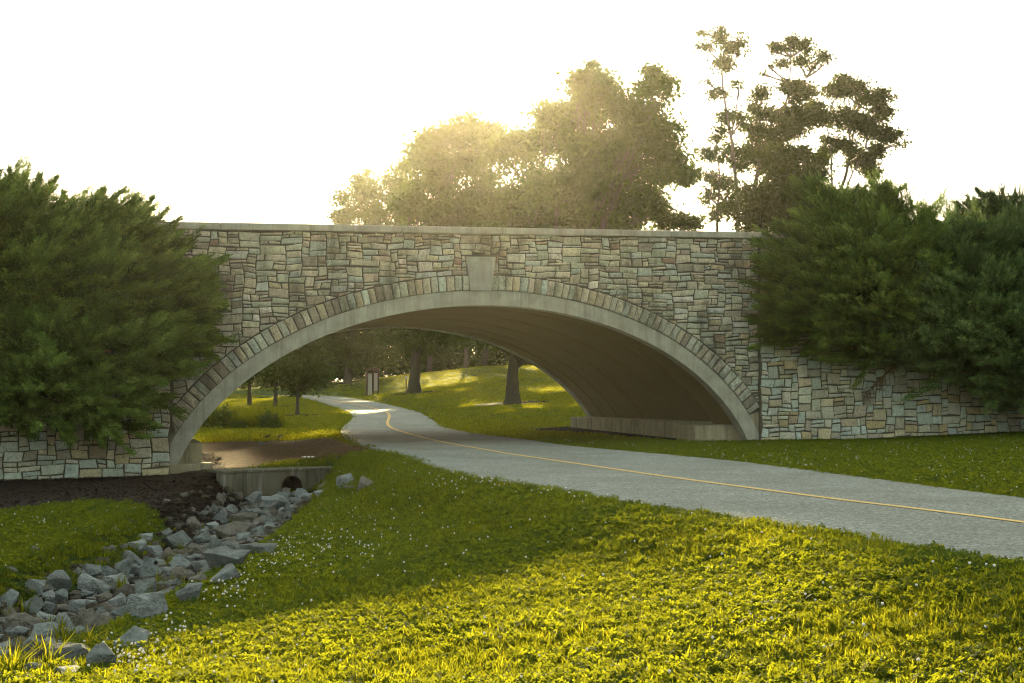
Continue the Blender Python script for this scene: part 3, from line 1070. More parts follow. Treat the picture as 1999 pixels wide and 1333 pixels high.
for k, (px, py, w_, h_) in enumerate(rocks):
    g_ = on_ground(px, py + h_ * .42)
    sc = g_[1] / FOC
    mi = (k * 5 + 3) % 14
    o = bpy.data.objects.new("rock", ROCKS[mi])
    sx, sz = w_ * sc * .86, h_ * sc * 1.3
    sy = min(sx, sz * 1.5) * random.uniform(.8, 1.15)
    o.location = (g_[0], g_[1] + sy * .3, g_[2] + sz * .30)
    o.scale = (sx, sy, sz)
    o.rotation_euler = (random.uniform(-.2, .2), random.uniform(-.22, .22), random.choice([0, pi]) + random.uniform(-.35, .35))
    link(o)
    if k in special:
        lab = special[k]
    else:
        near_ = min(short, key=lambda j: math.hypot(rocks[j][0] - px, 1.6 * (rocks[j][1] - py)))
        dx, dy = px - rocks[near_][0], 1.6 * (py - rocks[near_][1])
        where = ("right of" if dx > 0 else "left of") if abs(dx) > abs(dy) * 1.6 else ("in front of" if dy > 0 else "behind")
        if where in ("in front of", "behind") and abs(dx) > abs(dy) * .6: where += " and " + ("right of" if dx > 0 else "left of"); where = where.replace("in front of and", "in front and").replace("behind and", "behind and")
        if math.hypot(dx, dy) < w_ * .5 + rocks[near_][2] * .75: where = "touching and " + where if "and" not in where else where
        size = "large" if w_ * sc > .42 else ("medium" if w_ * sc > .27 else "small")
        tone = ("grey", "dark grey", "pale", "brownish", "light grey")[mi % 5]
        shape = "flat" if w_ / h_ > 2.1 else ("chunky" if w_ / h_ < 1.5 else "angular")
        lab = f"{size} {tone} {shape} rock {where} the {short[near_]}"; lab = lab.replace("touching and ", "")
    if len(lab.split()) > 15: lab = lab.replace(" angular", "").replace(" chunky", "").replace("in front and", "before and")
    used_labels.setdefault(lab, []).append(o)
    tag(o, lab, "rock", "rocks of the drain bed")
for lab, os_ in used_labels.items():
    if len(os_) > 1:
        for o, w_ in zip(sorted(os_, key=lambda q: q.location.y), ("nearer ", "farther ", "")):
            if len(os_) == 2 or w_: o["label"] = w_ + lab
        if len(os_) > 3: print("dup", lab, len(os_))

# rubble between the rocks (uncountable)
rb = []
for _ in range(2600):
    i = random.random() * (len(ditch) - 1); a = int(i); t = i - a
    q = ditch[a] * (1 - t) + ditch[a + 1] * t
    dx, dy = random.gauss(0, .5), random.gauss(0, .5)
    rb.append((q[0] + dx, q[1] + dy))
rb = np.array([q for q in rb if q[1] < 24.6])
rz = ground_z(rb[:, 0], rb[:, 1])
mb = MB()
for (x, y), z in zip(rb, rz):
    me0 = ROCKS[random.randrange(14)]
    sc = random.uniform(.05, .19)
    R = Matrix.Translation((x, y, z + sc * .12)) @ Matrix.Rotation(random.random() * 6, 4, 'Z') @ Matrix.Rotation(random.uniform(-.5, .5), 4, 'X') @ Matrix.Diagonal((sc, sc * .8, sc * .6, 1))
    if not hasattr(mb, "cache"): mb.cache = {}
    if me0.name not in mb.cache: mb.cache[me0.name] = ([v.co.copy() for v in me0.vertices], [tuple(p_.vertices) for p_ in me0.polygons])
    vs, fs = mb.cache[me0.name]
    i0 = len(mb.v)
    mb.v += [tuple(R @ v) for v in vs]
    col = random.choice([(.28, .27, .23), (.20, .18, .14), (.36, .36, .32), (.12, .095, .065)])
    mb.f += [tuple(i0 + j for j in f) for f in fs]; mb.c += [col] * len(fs)
rub = mb.build("rubble", M_rock); tag(rub, "loose small stones and soil filling the gaps of the rock bed", "rubble", kind="stuff")

# ------------------------------------------------------------------ trees
def leaf_cloud(centres, normals, size, cols, r):
    """rhombic leaves, one quad each; centres (n,3)"""
    n_ = len(centres)
    a = r.normal(size=(n_, 3)); a /= np.linalg.norm(a, axis=1, keepdims=True)
    nn = normals + .9 * r.normal(size=(n_, 3)); nn /= np.linalg.norm(nn, axis=1, keepdims=True)
    a = np.cross(nn, a); a /= np.linalg.norm(a, axis=1, keepdims=True) + 1e-9
    b_ = np.cross(nn, a)
    s = (size * r.uniform(.65, 1.25, n_))[:, None]
    bend = nn * s * .18
    V = np.stack([centres - a * s * .5, centres + b_ * s * .32 + bend, centres + a * s * .5, centres - b_ * s * .32 + bend], 1).reshape(-1, 3)
    F = np.arange(n_ * 4).reshape(-1, 4)
    return V, F, cols


def crown_points(blobs, Y, n_total, r, clump=.34, per=26, flat=.85, lump=.75, up=.15):
    """leaf clumps spread through round masses given by their outline in the photograph"""
    P, Nn, K = [], [], []
    wts = np.array([q[2] ** 2.0 for q in blobs], float); wts /= wts.sum()
    sc = Y / FOC
    for (px, py, rr, *dy), w_ in zip(blobs, wts):
        c_ = at_y(px, py, Y + (dy[0] if dy else 0))
        R = rr * sc
        m_ = max(3, int(n_total * w_ / per))
        d = r.normal(size=(m_, 3)); d /= np.linalg.norm(d, axis=1, keepdims=True)
        rad = R * r.uniform(.25, 1.0, m_) ** .5
        cc = c_ + d * rad[:, None] * np.array([1, 1.0, flat]) + r.normal(size=(m_, 3)) * .12 * R
        # every round mass is itself made of smaller lumps with gaps between them
        ns = int(r.integers(9, 14)) if R > .9 else 5
        sdir = r.normal(size=(ns, 3)); sdir /= np.linalg.norm(sdir, axis=1, keepdims=True)
        sub = c_ + sdir * R * r.uniform(.45, .86, (ns, 1)) * np.array([1, 1, flat])
        tone = r.uniform(.72, 1.3, ns)
        pick_ = r.integers(0, ns, m_)
        rs = R * r.uniform(.26, .44, ns)
        cc = sub[pick_] + d * (rs[pick_] * r.uniform(.45, 1.0, m_))[:, None]
        for j in range(m_):
            k = int(per * r.uniform(.5, 1.5))
            cl = min(clump, max(.24, R * .35)) * r.uniform(.55, 1.2)
            off = r.normal(size=(k, 3)) * cl * np.array([1, 1, .55])
            P.append(cc[j] + off)
            Nn.append(np.tile(d[j] * .9 + np.array([0, 0, .5]), (k, 1)))
            K.append(np.full(k, tone[pick_[j]] * r.uniform(.88, 1.12)))
    return np.concatenate(P), np.concatenate(Nn), np.concatenate(K)


def limb(mb, a, b_, r0, r1, sag=.12, n_=6, seed=0):
    a, b_ = np.array(a, float), np.array(b_, float)
    L = np.linalg.norm(b_ - a)
    rr = random.Random(seed)
    pts, rad = [], []
    ox, oy = rr.uniform(-.1, .1) * L, rr.uniform(-.1, .1) * L
    for i in range(n_ + 1):
        t = i / n_
        q = a * (1 - t) + b_ * t
        q = q + np.array([ox, oy, -sag * L]) * sin(pi * t) * .8
        pts.append(q); rad.append(r0 * (1 - t) + r1 * t)
    mb.tube(pts, rad, 6)
    return pts


def trunk_mesh(mb, base, top, r0, r1, seed=0):
    rr = random.Random(seed)
    pts, rad = [], []
    for i in range(10):
        t = i / 9
        q = np.array(base) * (1 - t) + np.array(top) * t
        q = q + np.array([rr.uniform(-.03, .03), rr.uniform(-.03, .03), 0]) * np.linalg.norm(np.array(top) - base) * .4 * (1 if 0 < i < 9 else 0)
        pts.append(q)
        rad.append((r0 * (1 - t) + r1 * t) * (1.0 + .55 * math.exp(-t * 14)))
    pts[0] = pts[0] - np.array([0, 0, .25])
    mb.tube(pts, rad, 10)
    return pts


def tree(label, base_px, Y, trunk_w_px, fork_px, blobs, n_leaves, leaf, cols, seed, name="tree", group=None, leafmat=None, bark=None, clump=.34, per=26):
    r = np.random.default_rng(seed)
    sc = Y / FOC
    bp = at_y(base_px[0], base_px[1], Y)
    bp[2] = loc_z(bp[0], Y)
    t_ = thing(name, label, "tree", tuple(bp), group)
    top = at_y(fork_px[0], fork_px[1], Y)
    mb = MB()
    R0 = trunk_w_px * sc / 2
    trunk_mesh(mb, bp, top, R0, R0 * .62, seed)
    mb.build("trunk", bark or M_bark, t_, smooth=True)
    mb = MB()
    for k, q in enumerate(blobs):
        dy = q[3] if len(q) > 3 else 0
        c_ = at_y(q[0], q[1], Y + dy)
        st = top if k % 3 else bp * .25 + top * .75
        if c_[2] < st[2]: st = bp * .35 + top * .65
        pts = limb(mb, st, c_, R0 * .24, R0 * .05, .06, 7, seed * 31 + k)
        for j in range(5):
            s_ = pts[random.Random(k * 7 + j).randrange(3, 8)]
            d = r.normal(size=3); d /= np.linalg.norm(d)
            limb(mb, s_, c_ + d * q[2] * sc * .85, R0 * .10, R0 * .02, .05, 3, seed * 11 + k * 5 + j)
    mb.build("branches", bark or M_bark, t_, smooth=True)
    P, Nn, K = crown_points(blobs, Y, n_leaves, r, clump, per)
    col = np.array(cols)[r.integers(0, len(cols), len(P))] * K[:, None] * r.uniform(.92, 1.08, (len(P), 1))
    V, F, C = leaf_cloud(P, Nn, leaf, col, r)
    me = np_mesh("crown", V, F, C, leafmat or M_leaf)
    link(bpy.data.objects.new("crown", me), t_)
    return t_


G1 = [(.050, .082, .014), (.056, .09, .016), (.062, .096, .017)]
G2 = [(.065, .095, .02), (.085, .115, .022), (.055, .08, .018)]
G3 = [(.045, .062, .018), (.06, .078, .02), (.038, .055, .016)]
FARX = dict(group="trees beyond the bridge")

tree("tallest broad dense maple rising behind the middle of the bridge", (1000, 787), 60, 30, (1002, 700),
     [(1160, 180, 52), (1195, 190, 55), (1150, 148, 30), (1283, 185, 42), (1285, 150, 26), (1235, 245, 70), (1120, 235, 62, 2), (1060, 258, 58), (1290, 255, 50), (1092, 330, 85, -2), (1195, 330, 90, 2), (1285, 320, 58),
      (1325, 335, 34), (1150, 410, 85), (1050, 400, 85), (1240, 400, 55), (1010, 300, 50), (1000, 640, 62), (1070, 650, 60), (1110, 560, 90), (990, 500, 90, 2), (1200, 520, 80), (930, 640, 40)],
     90000, .22, G1, 11, clump=.38, **FARX)
tree("mid height maple left of the tallest, its trunk beside the thin marker post", (808, 767), 80, 24, (815, 660),
     [(848, 272, 34), (826, 300, 34), (900, 258, 40), (866, 340, 66), (935, 290, 62), (960, 375, 75), (880, 405, 70), (820, 400, 52), (955, 245, 26), (800, 660, 50), (860, 650, 55), (900, 560, 80), (810, 540, 80), (1010, 430, 60), (900, 500, 85), (840, 485, 60), (950, 480, 60), (870, 590, 60)],  # crown masses at the end added behind the parapet to shade the path
     78000, .26, G1, 12, clump=.45, **FARX)
tree("low spreading tree at the left end of the row, just above the coping", (678, 745), 110, 14, (690, 640),
     [(735, 372, 42), (790, 345, 34), (690, 398, 36), (760, 415, 50), (815, 385, 50), (664, 425, 24), (703, 350, 11), (716, 338, 7), (690, 680, 45), (650, 640, 60), (730, 670, 50), (700, 560, 80), (790, 560, 80), (660, 480, 35), (730, 470, 50)],
     42000, .30, G2, 13, clump=.6, per=22, **FARX)

# the open, many-stemmed tree on the right: each stem is traced
def stem_tree(label, Y, stems, blobs, n_leaves, leaf, cols, seed, clump, per, base_z=None, leafmat=None):
    r = np.random.default_rng(seed)
    sc = Y / FOC
    b0 = at_y(stems[0][0][0][0], stems[0][0][0][1], Y)
    gz = loc_z(b0[0], Y)
    t_ = thing("tree", label, "tree", (b0[0], Y, gz), "trees beyond the bridge")
    mb = MB()
    for pts, w0, w1 in stems:
        q = [at_y(px, py, Y + .4 * math.sin(i + seed)) for i, (px, py) in enumerate(pts)]
        lowest = q[0].copy(); lowest[2] = gz - .2
        q = [lowest] + q if pts[0][1] > 440 else q
        q = resample(q, 4)
        n_ = len(q)
        mb.tube(list(q), [(w0 * (1 - i / (n_ - 1)) + w1 * i / (n_ - 1)) * sc * .5 for i in range(n_)], 7)
    mb.build("trunk", M_greybark, t_, smooth=True)
    mb = MB()
    allpts = [np.array(p_) for s_ in stems for p_ in s_[0]]
    for k, (px, py, rr) in enumerate(blobs):
        near_ = min(allpts, key=lambda a_: math.hypot(a_[0] - px, (a_[1] - py - rr * .8)))
        a_ = at_y(near_[0], near_[1], Y); c_ = at_y(px, py, Y)
        limb(mb, a_, c_, 2.2 * sc, .9 * sc, .05, 5, k)
        for j in range(6):
            d = r.normal(size=3); d[2] = abs(d[2]) * .9; d /= np.linalg.norm(d)
            limb(mb, c_ * .6 + a_ * .4 if j % 2 else c_, c_ + d * rr * sc * .95, 1.0 * sc, .4 * sc, .05, 3, k * 9 + j)
    mb.build("branches", M_greybark, t_, smooth=True)
    P, Nn, K = crown_points(blobs, Y, n_leaves, r, clump, per)
    col = np.array(cols)[r.integers(0, len(cols), len(P))] * K[:, None]
    V, F, C = leaf_cloud(P, Nn, leaf, col, r)
    link(bpy.data.objects.new("crown", np_mesh("crown", V, F, C, leafmat or M_thin)), t_)
    return t_


stem_tree("thin open tree with wispy top tufts right of the big maple", 70,
          [([(1400, 446), (1402, 400), (1405, 340), (1398, 300)], 8, 2), ([(1440, 446), (1438, 380), (1434, 330), (1427, 267), (1412, 178), (1409, 120), (1405, 75)], 10, 1.5),
           ([(1427, 267), (1440, 190), (1440, 110)], 4, 1)],
          [(1396, 70, 20), (1380, 92, 12), (1410, 120, 20), (1432, 95, 20), (1445, 80, 10), (1408, 130, 14), (1372, 62, 8), (1405, 185, 17), (1420, 225, 20), (1400, 262, 17), (1385, 302, 20), (1425, 300, 26), (1400, 345, 28), (1425, 392, 34), (1450, 235, 15), (1440, 165, 9), (1385, 385, 18), (1446, 320, 20), (1380, 160, 6), (1360, 95, 5), (1395, 420, 14)],
          8000, .19, G3, 21, .34, 9)
stem_tree("open tree with an arching grey trunk in the middle of the right hand group", 72,
          [([(1461, 448), (1466, 400), (1478, 343), (1494, 284), (1512, 226), (1534, 201), (1541, 160), (1545, 110)], 13, 1.5), ([(1480, 340), (1477, 290), (1484, 210)], 4, 1), ([(1512, 226), (1540, 200), (1575, 150)], 4, 1)],
          [(1518, 92, 13), (1543, 88, 16), (1568, 92, 17), (1528, 122, 12), (1560, 120, 13), (1603, 108, 12), (1615, 118, 6), (1488, 185, 20), (1482, 225, 26), (1472, 262, 26), (1541, 172, 22), (1572, 180, 30), (1548, 235, 38), (1500, 300, 36), (1525, 265, 32), (1590, 225, 30), (1510, 100, 7), (1585, 130, 9), (1458, 300, 18), (1500, 130, 5), (1490, 145, 5)],
          17000, .19, G3, 22, .40, 9)
stem_tree("rounded open tree with a forked trunk at the right of the group", 75,
          [([(1600, 460), (1625, 400), (1649, 350), (1662, 284), (1676, 205), (1690, 170)], 11, 1.5), ([(1655, 360), (1668, 330), (1690, 290)], 4, 1), ([(1625, 400), (1622, 300), (1612, 230)], 5, 1.2)],
          [(1630, 185, 26), (1668, 172, 30), (1708, 192, 28), (1700, 240, 32), (1655, 235, 34), (1738, 268, 22), (1722, 292, 20), (1684, 318, 28), (1620, 285, 26), (1602, 215, 28), (1752, 262, 9), (1758, 282, 7), (1700, 340, 14), (1640, 160, 14), (1725, 220, 18), (1660, 290, 20)],
          16000, .19, G3, 23, .40, 9)
stem_tree("dense low rounded tree standing in front of the open trees, behind the coping end", 66,
          [([(1530, 455), (1530, 400), (1525, 350)], 12, 3), ([(1490, 455), (1488, 400), (1480, 360)], 8, 2), ([(1575, 455), (1580, 400), (1590, 350)], 8, 2)],
          [(1480, 385, 46), (1555, 372, 55), (1615, 392, 40), (1528, 322, 42), (1590, 330, 34), (1470, 430, 36), (1550, 430, 50), (1620, 440, 45), (1560, 300, 24), (1510, 400, 50)],
          26000, .20, [(.04, .055, .014), (.055, .07, .018), (.07, .085, .02)], 24, .34, 24, leafmat=M_leaf)
stem_tree("small bushy tree showing in the gap between the maple and the open trees", 66,
          [([(1330, 450), (1325, 430), (1320, 410)], 6, 2)], [(1320, 430, 17), (1345, 435, 16), (1280, 415, 30), (1260, 380, 26), (1300, 432, 22), (1360, 440, 8)], 6000, .2, G2, 25, .3, 18, leafmat=M_leaf)

# young trees on the lawn seen through the arch
tree("small round young tree with a straight trunk, nearest on the lawn through the arch", (581, 812), 58, 8, (581, 760), [(558, 722, 36), (600, 728, 38), (580, 695, 40), (530, 735, 24), (625, 735, 26), (575, 745, 34)], 9000, .17, G2, 31, clump=.28, group="young trees on the lawn")
tree("young tree just left of the nearest one, its crown half behind it", (538, 795), 72, 9, (538, 745), [(520, 730, 26), (545, 720, 32), (560, 690, 36), (530, 690, 32)], 6000, .2, G1, 32, clump=.34, group="young trees on the lawn")
tree("young tree farthest left on the lawn, beside the arch ring", (487, 793), 75, 10, (487, 740), [(470, 725, 34), (500, 715, 34), (485, 680, 40)], 6000, .2, G1, 33, clump=.34, group="young trees on the lawn")

tree("broad tree added on the hill crest behind the tallest maple to shade the hill", (1230, 716), 104, 14, (1225, 640),  # added tree, hidden by the maple; its crown shades the hill
     [(1050, 500, 85), (1190, 470, 90), (1280, 520, 70), (950, 540, 70), (1120, 600, 80), (1000, 620, 70), (1250, 610, 60), (860, 560, 50)], 30000, .30, G1, 14, clump=.6, **FARX)
# woods closing the view beyond
r = np.random.default_rng(5)
bl = []
for k in range(70):
    px = -200 + k * 34 + r.uniform(-15, 15)
    dy = r.uniform(-6, 22)
    bl.append((px, r.uniform(680, 735), r.uniform(40, 60), dy))
    bl.append((px + r.uniform(-20, 20), r.uniform(600, 660), r.uniform(45, 70), dy + 3))
    bl.append((px + r.uniform(-20, 20), r.uniform(520, 590), r.uniform(45, 60), dy + 6))
    for q_ in range(3): bl.append((px + r.uniform(-20, 20), r.uniform(690, 722), 32, r.uniform(2, 14)))
    if 630 < px < 1350: bl.append((px, r.uniform(470, 520), 45, dy))
P, Nn, K = crown_points(bl, 142, 165000, r, .8, 24)
col = np.array([(.03, .045, .010), (.04, .055, .012), (.05, .065, .014)])[r.integers(0, 3, len(P))] * K[:, None]
V, F, C = leaf_cloud(P, Nn, .62, col, r)
woods = link(bpy.data.objects.new("woods", np_mesh("woods", V, F, C, M_leaf)))
tag(woods, "dark woods closing the view beyond the hill under the arch", "woods", kind="stuff")
mb = MB()
for k in range(60):
    px = -200 + k * 38 + random.uniform(-15, 15)
    Yt = 136 + random.uniform(-4, 22)
    q = at_y(px, 700, Yt); zt_ = loc_z(q[0], Yt)
    mb.tube([(q[0], Yt, zt_ - .3), (q[0] + random.uniform(-.4, .4), Yt, zt_ + 4), (q[0] + random.uniform(-.8, .8), Yt, zt_ + 10)], [.32, .26, .12], 6)
tk = mb.build("woods_trunks", M_bark); tag(tk, "dim trunks within the far woods beyond the hill", "woods", kind="stuff")

# leafy shrubs and reeds at the damp edge of the lawn
def shrub(label, px, py, Y, wpx, hpx, n_, leaf, cols, seed, group):
    r = np.random.default_rng(seed)
    sc = Y / FOC
    g_ = at_y(px, py, Y); gz = loc_z(g_[0], Y)
    t_ = thing("shrub", label, "shrub", (g_[0], Y, gz), group)
    mb = MB()
    for k in range(14):
        an = r.uniform(0, 2 * pi)
        mb.tube([(g_[0], Y, gz - .05), (g_[0] + cos(an) * wpx * sc * .15, Y + sin(an) * wpx * sc * .15, gz + hpx * sc * .4), (g_[0] + cos(an) * wpx * sc * .4, Y + sin(an) * wpx * sc * .4, gz + hpx * sc * .9)], [.012, .009, .004], 5)
    mb.build("stems", M_twig, t_)
    d = r.normal(size=(n_, 3)); d /= np.linalg.norm(d, axis=1, keepdims=True)
    d[:, 2] = np.abs(d[:, 2])
    P = np.array([g_[0], Y, gz]) + d * (r.uniform(.3, 1, (n_, 1)) ** .5) * np.array([wpx * sc / 2, wpx * sc / 2, hpx * sc])
    P = P + (P - np.array([g_[0], Y, gz])) * (.38 * np.sin(d[:, :1] * 7 + seed) * np.cos(d[:, 2:] * 6) + r.normal(size=(n_, 1)) * .12)
    col = np.array(cols)[r.integers(0, len(cols), n_)] * r.uniform(.6, 1.3, (n_, 1))
    V, F, C = leaf_cloud(P, d, leaf, col, r)
    link(bpy.data.objects.new("foliage", np_mesh("foliage", V, F, C, M_leaf)), t_)


SG = "shrubs at the edge of the far lawn"
shrub("round dark green shrub at the right end of the reeds beyond the arch", 528, 834, 44, 44, 30, 2600, .07, [(.08, .13, .02), (.11, .17, .03)], 41, SG)
shrub("small round shrub in the middle of the light green reeds", 466, 835, 44, 30, 16, 1400, .06, [(.09, .15, .03), (.12, .18, .03)], 42, SG)
shrub("tall pale leafy shrub at the left end of the reeds beside the arch ring", 428, 834, 44.5, 60, 38, 2600, .08, [(.10, .16, .03), (.13, .18, .04)], 43, SG)

# ------------------------------------------------------------------ junipers spilling over the wing walls
def plume_template(r):
    """a feathery spray along +X, length 1"""
    tris = []
    def leafy(p0, p1, w):
        ax = p1 - p0; L = np.linalg.norm(ax); ax = ax / L
        s = r.normal(size=3); s = np.cross(ax, s); s /= np.linalg.norm(s)
        tris.append([p0 - s * w, p0 + s * w, p1])
        for _ in range(2):
            t = r.uniform(.15, .85)
            q = p0 + (p1 - p0) * t
            dd = ax * .8 + r.normal(size=3) * .55; dd /= np.linalg.norm(dd)
            s2 = np.cross(dd, r.normal(size=3)); s2 /= np.linalg.norm(s2)
            l_ = L * r.uniform(.3, .5)
            tris.append([q - s2 * w * .75, q + s2 * w * .75, q + dd * l_])
    n_ = 9
    for i in range(n_):
        t = i / n_
        ax = np.array([t, 0, .10 * sin(t * 2.2)])
        an = i * 2.4 + r.uniform(-.4, .4)
        l_ = (.42 * (1 - t) + .12) * r.uniform(.8, 1.2)
        d = np.array([.85, .62 * cos(an), .5 * sin(an) + .12]); d /= np.linalg.norm(d)
        leafy(ax, ax + d * l_, .050)
    leafy(np.array([.7, 0, .08]), np.array([1.05, 0, .12]), .018)
    leafy(np.array([0, 0, 0.0]), np.array([.8, 0, .10]), .016)
    return np.array(tris)


_r = np.random.default_rng(3)
PLUMES = [plume_template(_r) for _ in range(8)]


def juniper(label, root, blobs, density, cols, seed, sweep, size=(.26, .44), dps=None, leaders=()):
    """blobs: px, py, r_px, dp (towards camera, metres off the face)"""
    r = np.random.default_rng(seed)
    t_ = thing("juniper", label, "juniper", tuple(root), "junipers over the wing walls")
    B = []
    for px, py, rr, dp in blobs:
        s, z = on_face(px, py, dp)
        c_ = np.array(W(s, z, dp))
        B.append((c_, rr * c_[1] / FOC))
    cen = np.mean([b_[0] for b_ in B], axis=0)
    P, D, S, K = [], [], [], []
    for k, (c_, R) in enumerate(B):
        n_ = int(density * .11 * R * R * 4 * pi)
        d = r.normal(size=(n_, 3)); d /= np.linalg.norm(d, axis=1, keepdims=True)
        d = d[(d @ N) > -.3]
        q = c_ + d * R * np.where(r.uniform(size=(len(d), 1)) < .25, r.uniform(.3, .6, (len(d), 1)), r.uniform(.62, .98, (len(d), 1))) * np.array([1, 1, .92])
        keep = np.ones(len(q), bool)
        for j, (c2, R2) in enumerate(B):
            if j != k: keep &= np.linalg.norm(q - c2, axis=1) > R2 * .62
        q, d = q[keep], d[keep]
        out = q - cen; out /= np.linalg.norm(out, axis=1, keepdims=True)
        dr = d * .45 + out * .40 + np.array(sweep) * 1.3 + r.normal(size=q.shape) * .22
        dr[:, 2] = dr[:, 2] * .5 + .04
        dr /= np.linalg.norm(dr, axis=1, keepdims=True)
        for i in range(len(q)):
            # one branch pad: a flat fan of sprays, all swept the same way
            m_ = int(r.integers(26, 40))
            L_ = r.uniform(.50, .95); Wd = L_ * r.uniform(.30, .48)
            sd = np.cross([0, 0, 1.0], dr[i]); sd /= np.linalg.norm(sd); nr = np.cross(dr[i], sd)
            u_ = r.uniform(-.35, 1, m_); v_ = r.normal(size=m_) * .5 * (1.05 - np.clip(u_, 0, 1) * .75)
            pos = q[i] + dr[i] * (u_ * L_)[:, None] + sd * (v_ * Wd)[:, None] + nr * (r.normal(size=m_) * .03 + .12 * np.clip(u_, 0, 1) ** 2 * L_)[:, None]
            dd = dr[i] + sd * (v_ * .55)[:, None] + nr * .16 + r.normal(size=(m_, 3)) * .13
            dd /= np.linalg.norm(dd, axis=1, keepdims=True)
            P.append(pos); D.append(dd); S.append(r.uniform(size[0], size[1], m_) * (1 - .35 * np.clip(u_, 0, 1)))
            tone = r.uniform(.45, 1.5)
            K.append(tone * r.uniform(.8, 1.2, m_) * (.8 + .35 * np.clip(u_, 0, 1)))  # shading put into the colour: pad bases darker, tips lighter
    # leading shoots that break the outline
    mbr = MB()
    for (ax_, ay_, bx_, by_, dp) in leaders:
        sa, za = on_face(ax_, ay_, dp); sb, zb_ = on_face(bx_, by_, dp + r.uniform(-.3, .3))
        a = np.array(W(sa, za, dp)); b_ = np.array(W(sb, zb_, dp))
        mbr.tube([a, (a + b_) / 2 + np.array([0, 0, -.03]), b_], [.022, .012, .004], 5)
        m_ = int(np.linalg.norm(b_ - a) * 130)
        tt = r.uniform(0, 1, m_)
        dirn = (b_ - a) / np.linalg.norm(b_ - a)
        spread = (.26 * (1 - tt) + .02)[:, None]
        q = a + (b_ - a) * tt[:, None] * .96 + r.normal(size=(m_, 3)) * spread * .35
        dr = dirn * 1.1 + r.normal(size=(m_, 3)) * .33; dr /= np.linalg.norm(dr, axis=1, keepdims=True)
        P.append(q); D.append(dr); S.append((.32 - .18 * tt) * r.uniform(.8, 1.2, m_)); K.append(r.uniform(.8, 1.2, m_))
    P = np.concatenate(P); D = np.concatenate(D); S = np.concatenate(S); K = np.concatenate(K)
    up_ = np.tile([0, 0, 1.0], (len(P), 1)) + r.normal(size=P.shape) * .3
    yv = np.cross(up_, D); yv /= np.linalg.norm(yv, axis=1, keepdims=True)
    zv = np.cross(D, yv)
    which = r.integers(0, len(PLUMES), len(P))
    Vs, Cs = [], []
    for k, T in enumerate(PLUMES):
        sel = np.where(which == k)[0]
        if not len(sel): continue
        t3 = T.reshape(-1, 3)
        v = P[sel, None, :] + S[sel, None, None] * (t3[None, :, 0:1] * D[sel, None, :] + t3[None, :, 1:2] * yv[sel, None, :] + t3[None, :, 2:3] * zv[sel, None, :])
        Vs.append(v.reshape(-1, 3))
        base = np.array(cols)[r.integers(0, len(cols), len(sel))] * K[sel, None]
        tip = 1 + .55 * (T[:, 2, 0] - .4)  # same painted shading within each spray, lighter towards its tip
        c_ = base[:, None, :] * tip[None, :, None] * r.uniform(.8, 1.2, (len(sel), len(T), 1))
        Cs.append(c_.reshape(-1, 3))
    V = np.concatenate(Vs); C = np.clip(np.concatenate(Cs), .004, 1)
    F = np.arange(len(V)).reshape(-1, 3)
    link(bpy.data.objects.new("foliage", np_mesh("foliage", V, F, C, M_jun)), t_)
    for c_, R in B:
        for j in range(3):
            limb(mbr, root, c_ + r.normal(size=3) * R * .3, .05, .015, .05, 6, seed + j)
    mbr.build("branches", M_twig, t_)
    return len(F)


def fp(px, py, dp):
    s, z = on_face(px, py, dp)
    return np.array(W(s, z, dp))


JD = 85
JG = [(.068, .104, .018), (.088, .126, .022), (.056, .088, .018), (.105, .135, .024)]
JB = [(.070, .108, .034), (.092, .134, .040), (.058, .092, .030), (.106, .148, .040)]
nj = 0
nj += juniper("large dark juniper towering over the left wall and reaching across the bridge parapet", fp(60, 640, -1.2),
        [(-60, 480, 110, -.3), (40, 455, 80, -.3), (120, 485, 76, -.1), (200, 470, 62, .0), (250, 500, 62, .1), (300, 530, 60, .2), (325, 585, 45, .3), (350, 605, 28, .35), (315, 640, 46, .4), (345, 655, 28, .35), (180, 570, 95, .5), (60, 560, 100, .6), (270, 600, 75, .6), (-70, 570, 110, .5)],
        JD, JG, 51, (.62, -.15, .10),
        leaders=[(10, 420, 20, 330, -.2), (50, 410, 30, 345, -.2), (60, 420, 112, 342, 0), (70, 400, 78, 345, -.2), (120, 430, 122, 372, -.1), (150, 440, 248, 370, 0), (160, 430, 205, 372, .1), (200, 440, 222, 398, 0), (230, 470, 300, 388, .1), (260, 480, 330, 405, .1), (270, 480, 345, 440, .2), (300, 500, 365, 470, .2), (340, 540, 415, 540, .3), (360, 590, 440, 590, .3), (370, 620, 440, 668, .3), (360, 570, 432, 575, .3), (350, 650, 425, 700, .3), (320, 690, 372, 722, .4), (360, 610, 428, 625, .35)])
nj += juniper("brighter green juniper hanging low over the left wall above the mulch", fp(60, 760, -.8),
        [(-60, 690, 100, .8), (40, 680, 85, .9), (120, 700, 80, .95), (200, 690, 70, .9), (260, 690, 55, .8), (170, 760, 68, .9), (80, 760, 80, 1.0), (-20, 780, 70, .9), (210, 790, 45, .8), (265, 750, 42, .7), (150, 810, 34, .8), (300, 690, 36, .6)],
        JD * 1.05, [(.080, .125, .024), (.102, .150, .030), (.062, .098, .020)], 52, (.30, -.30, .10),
        leaders=[(250, 720, 322, 742, .7), (250, 760, 318, 790, .7), (200, 820, 232, 856, .7), (180, 820, 200, 868, .7), (120, 820, 135, 862, .8), (240, 790, 285, 822, .7), (280, 700, 345, 725, .6), (60, 810, 60, 850, .8)])
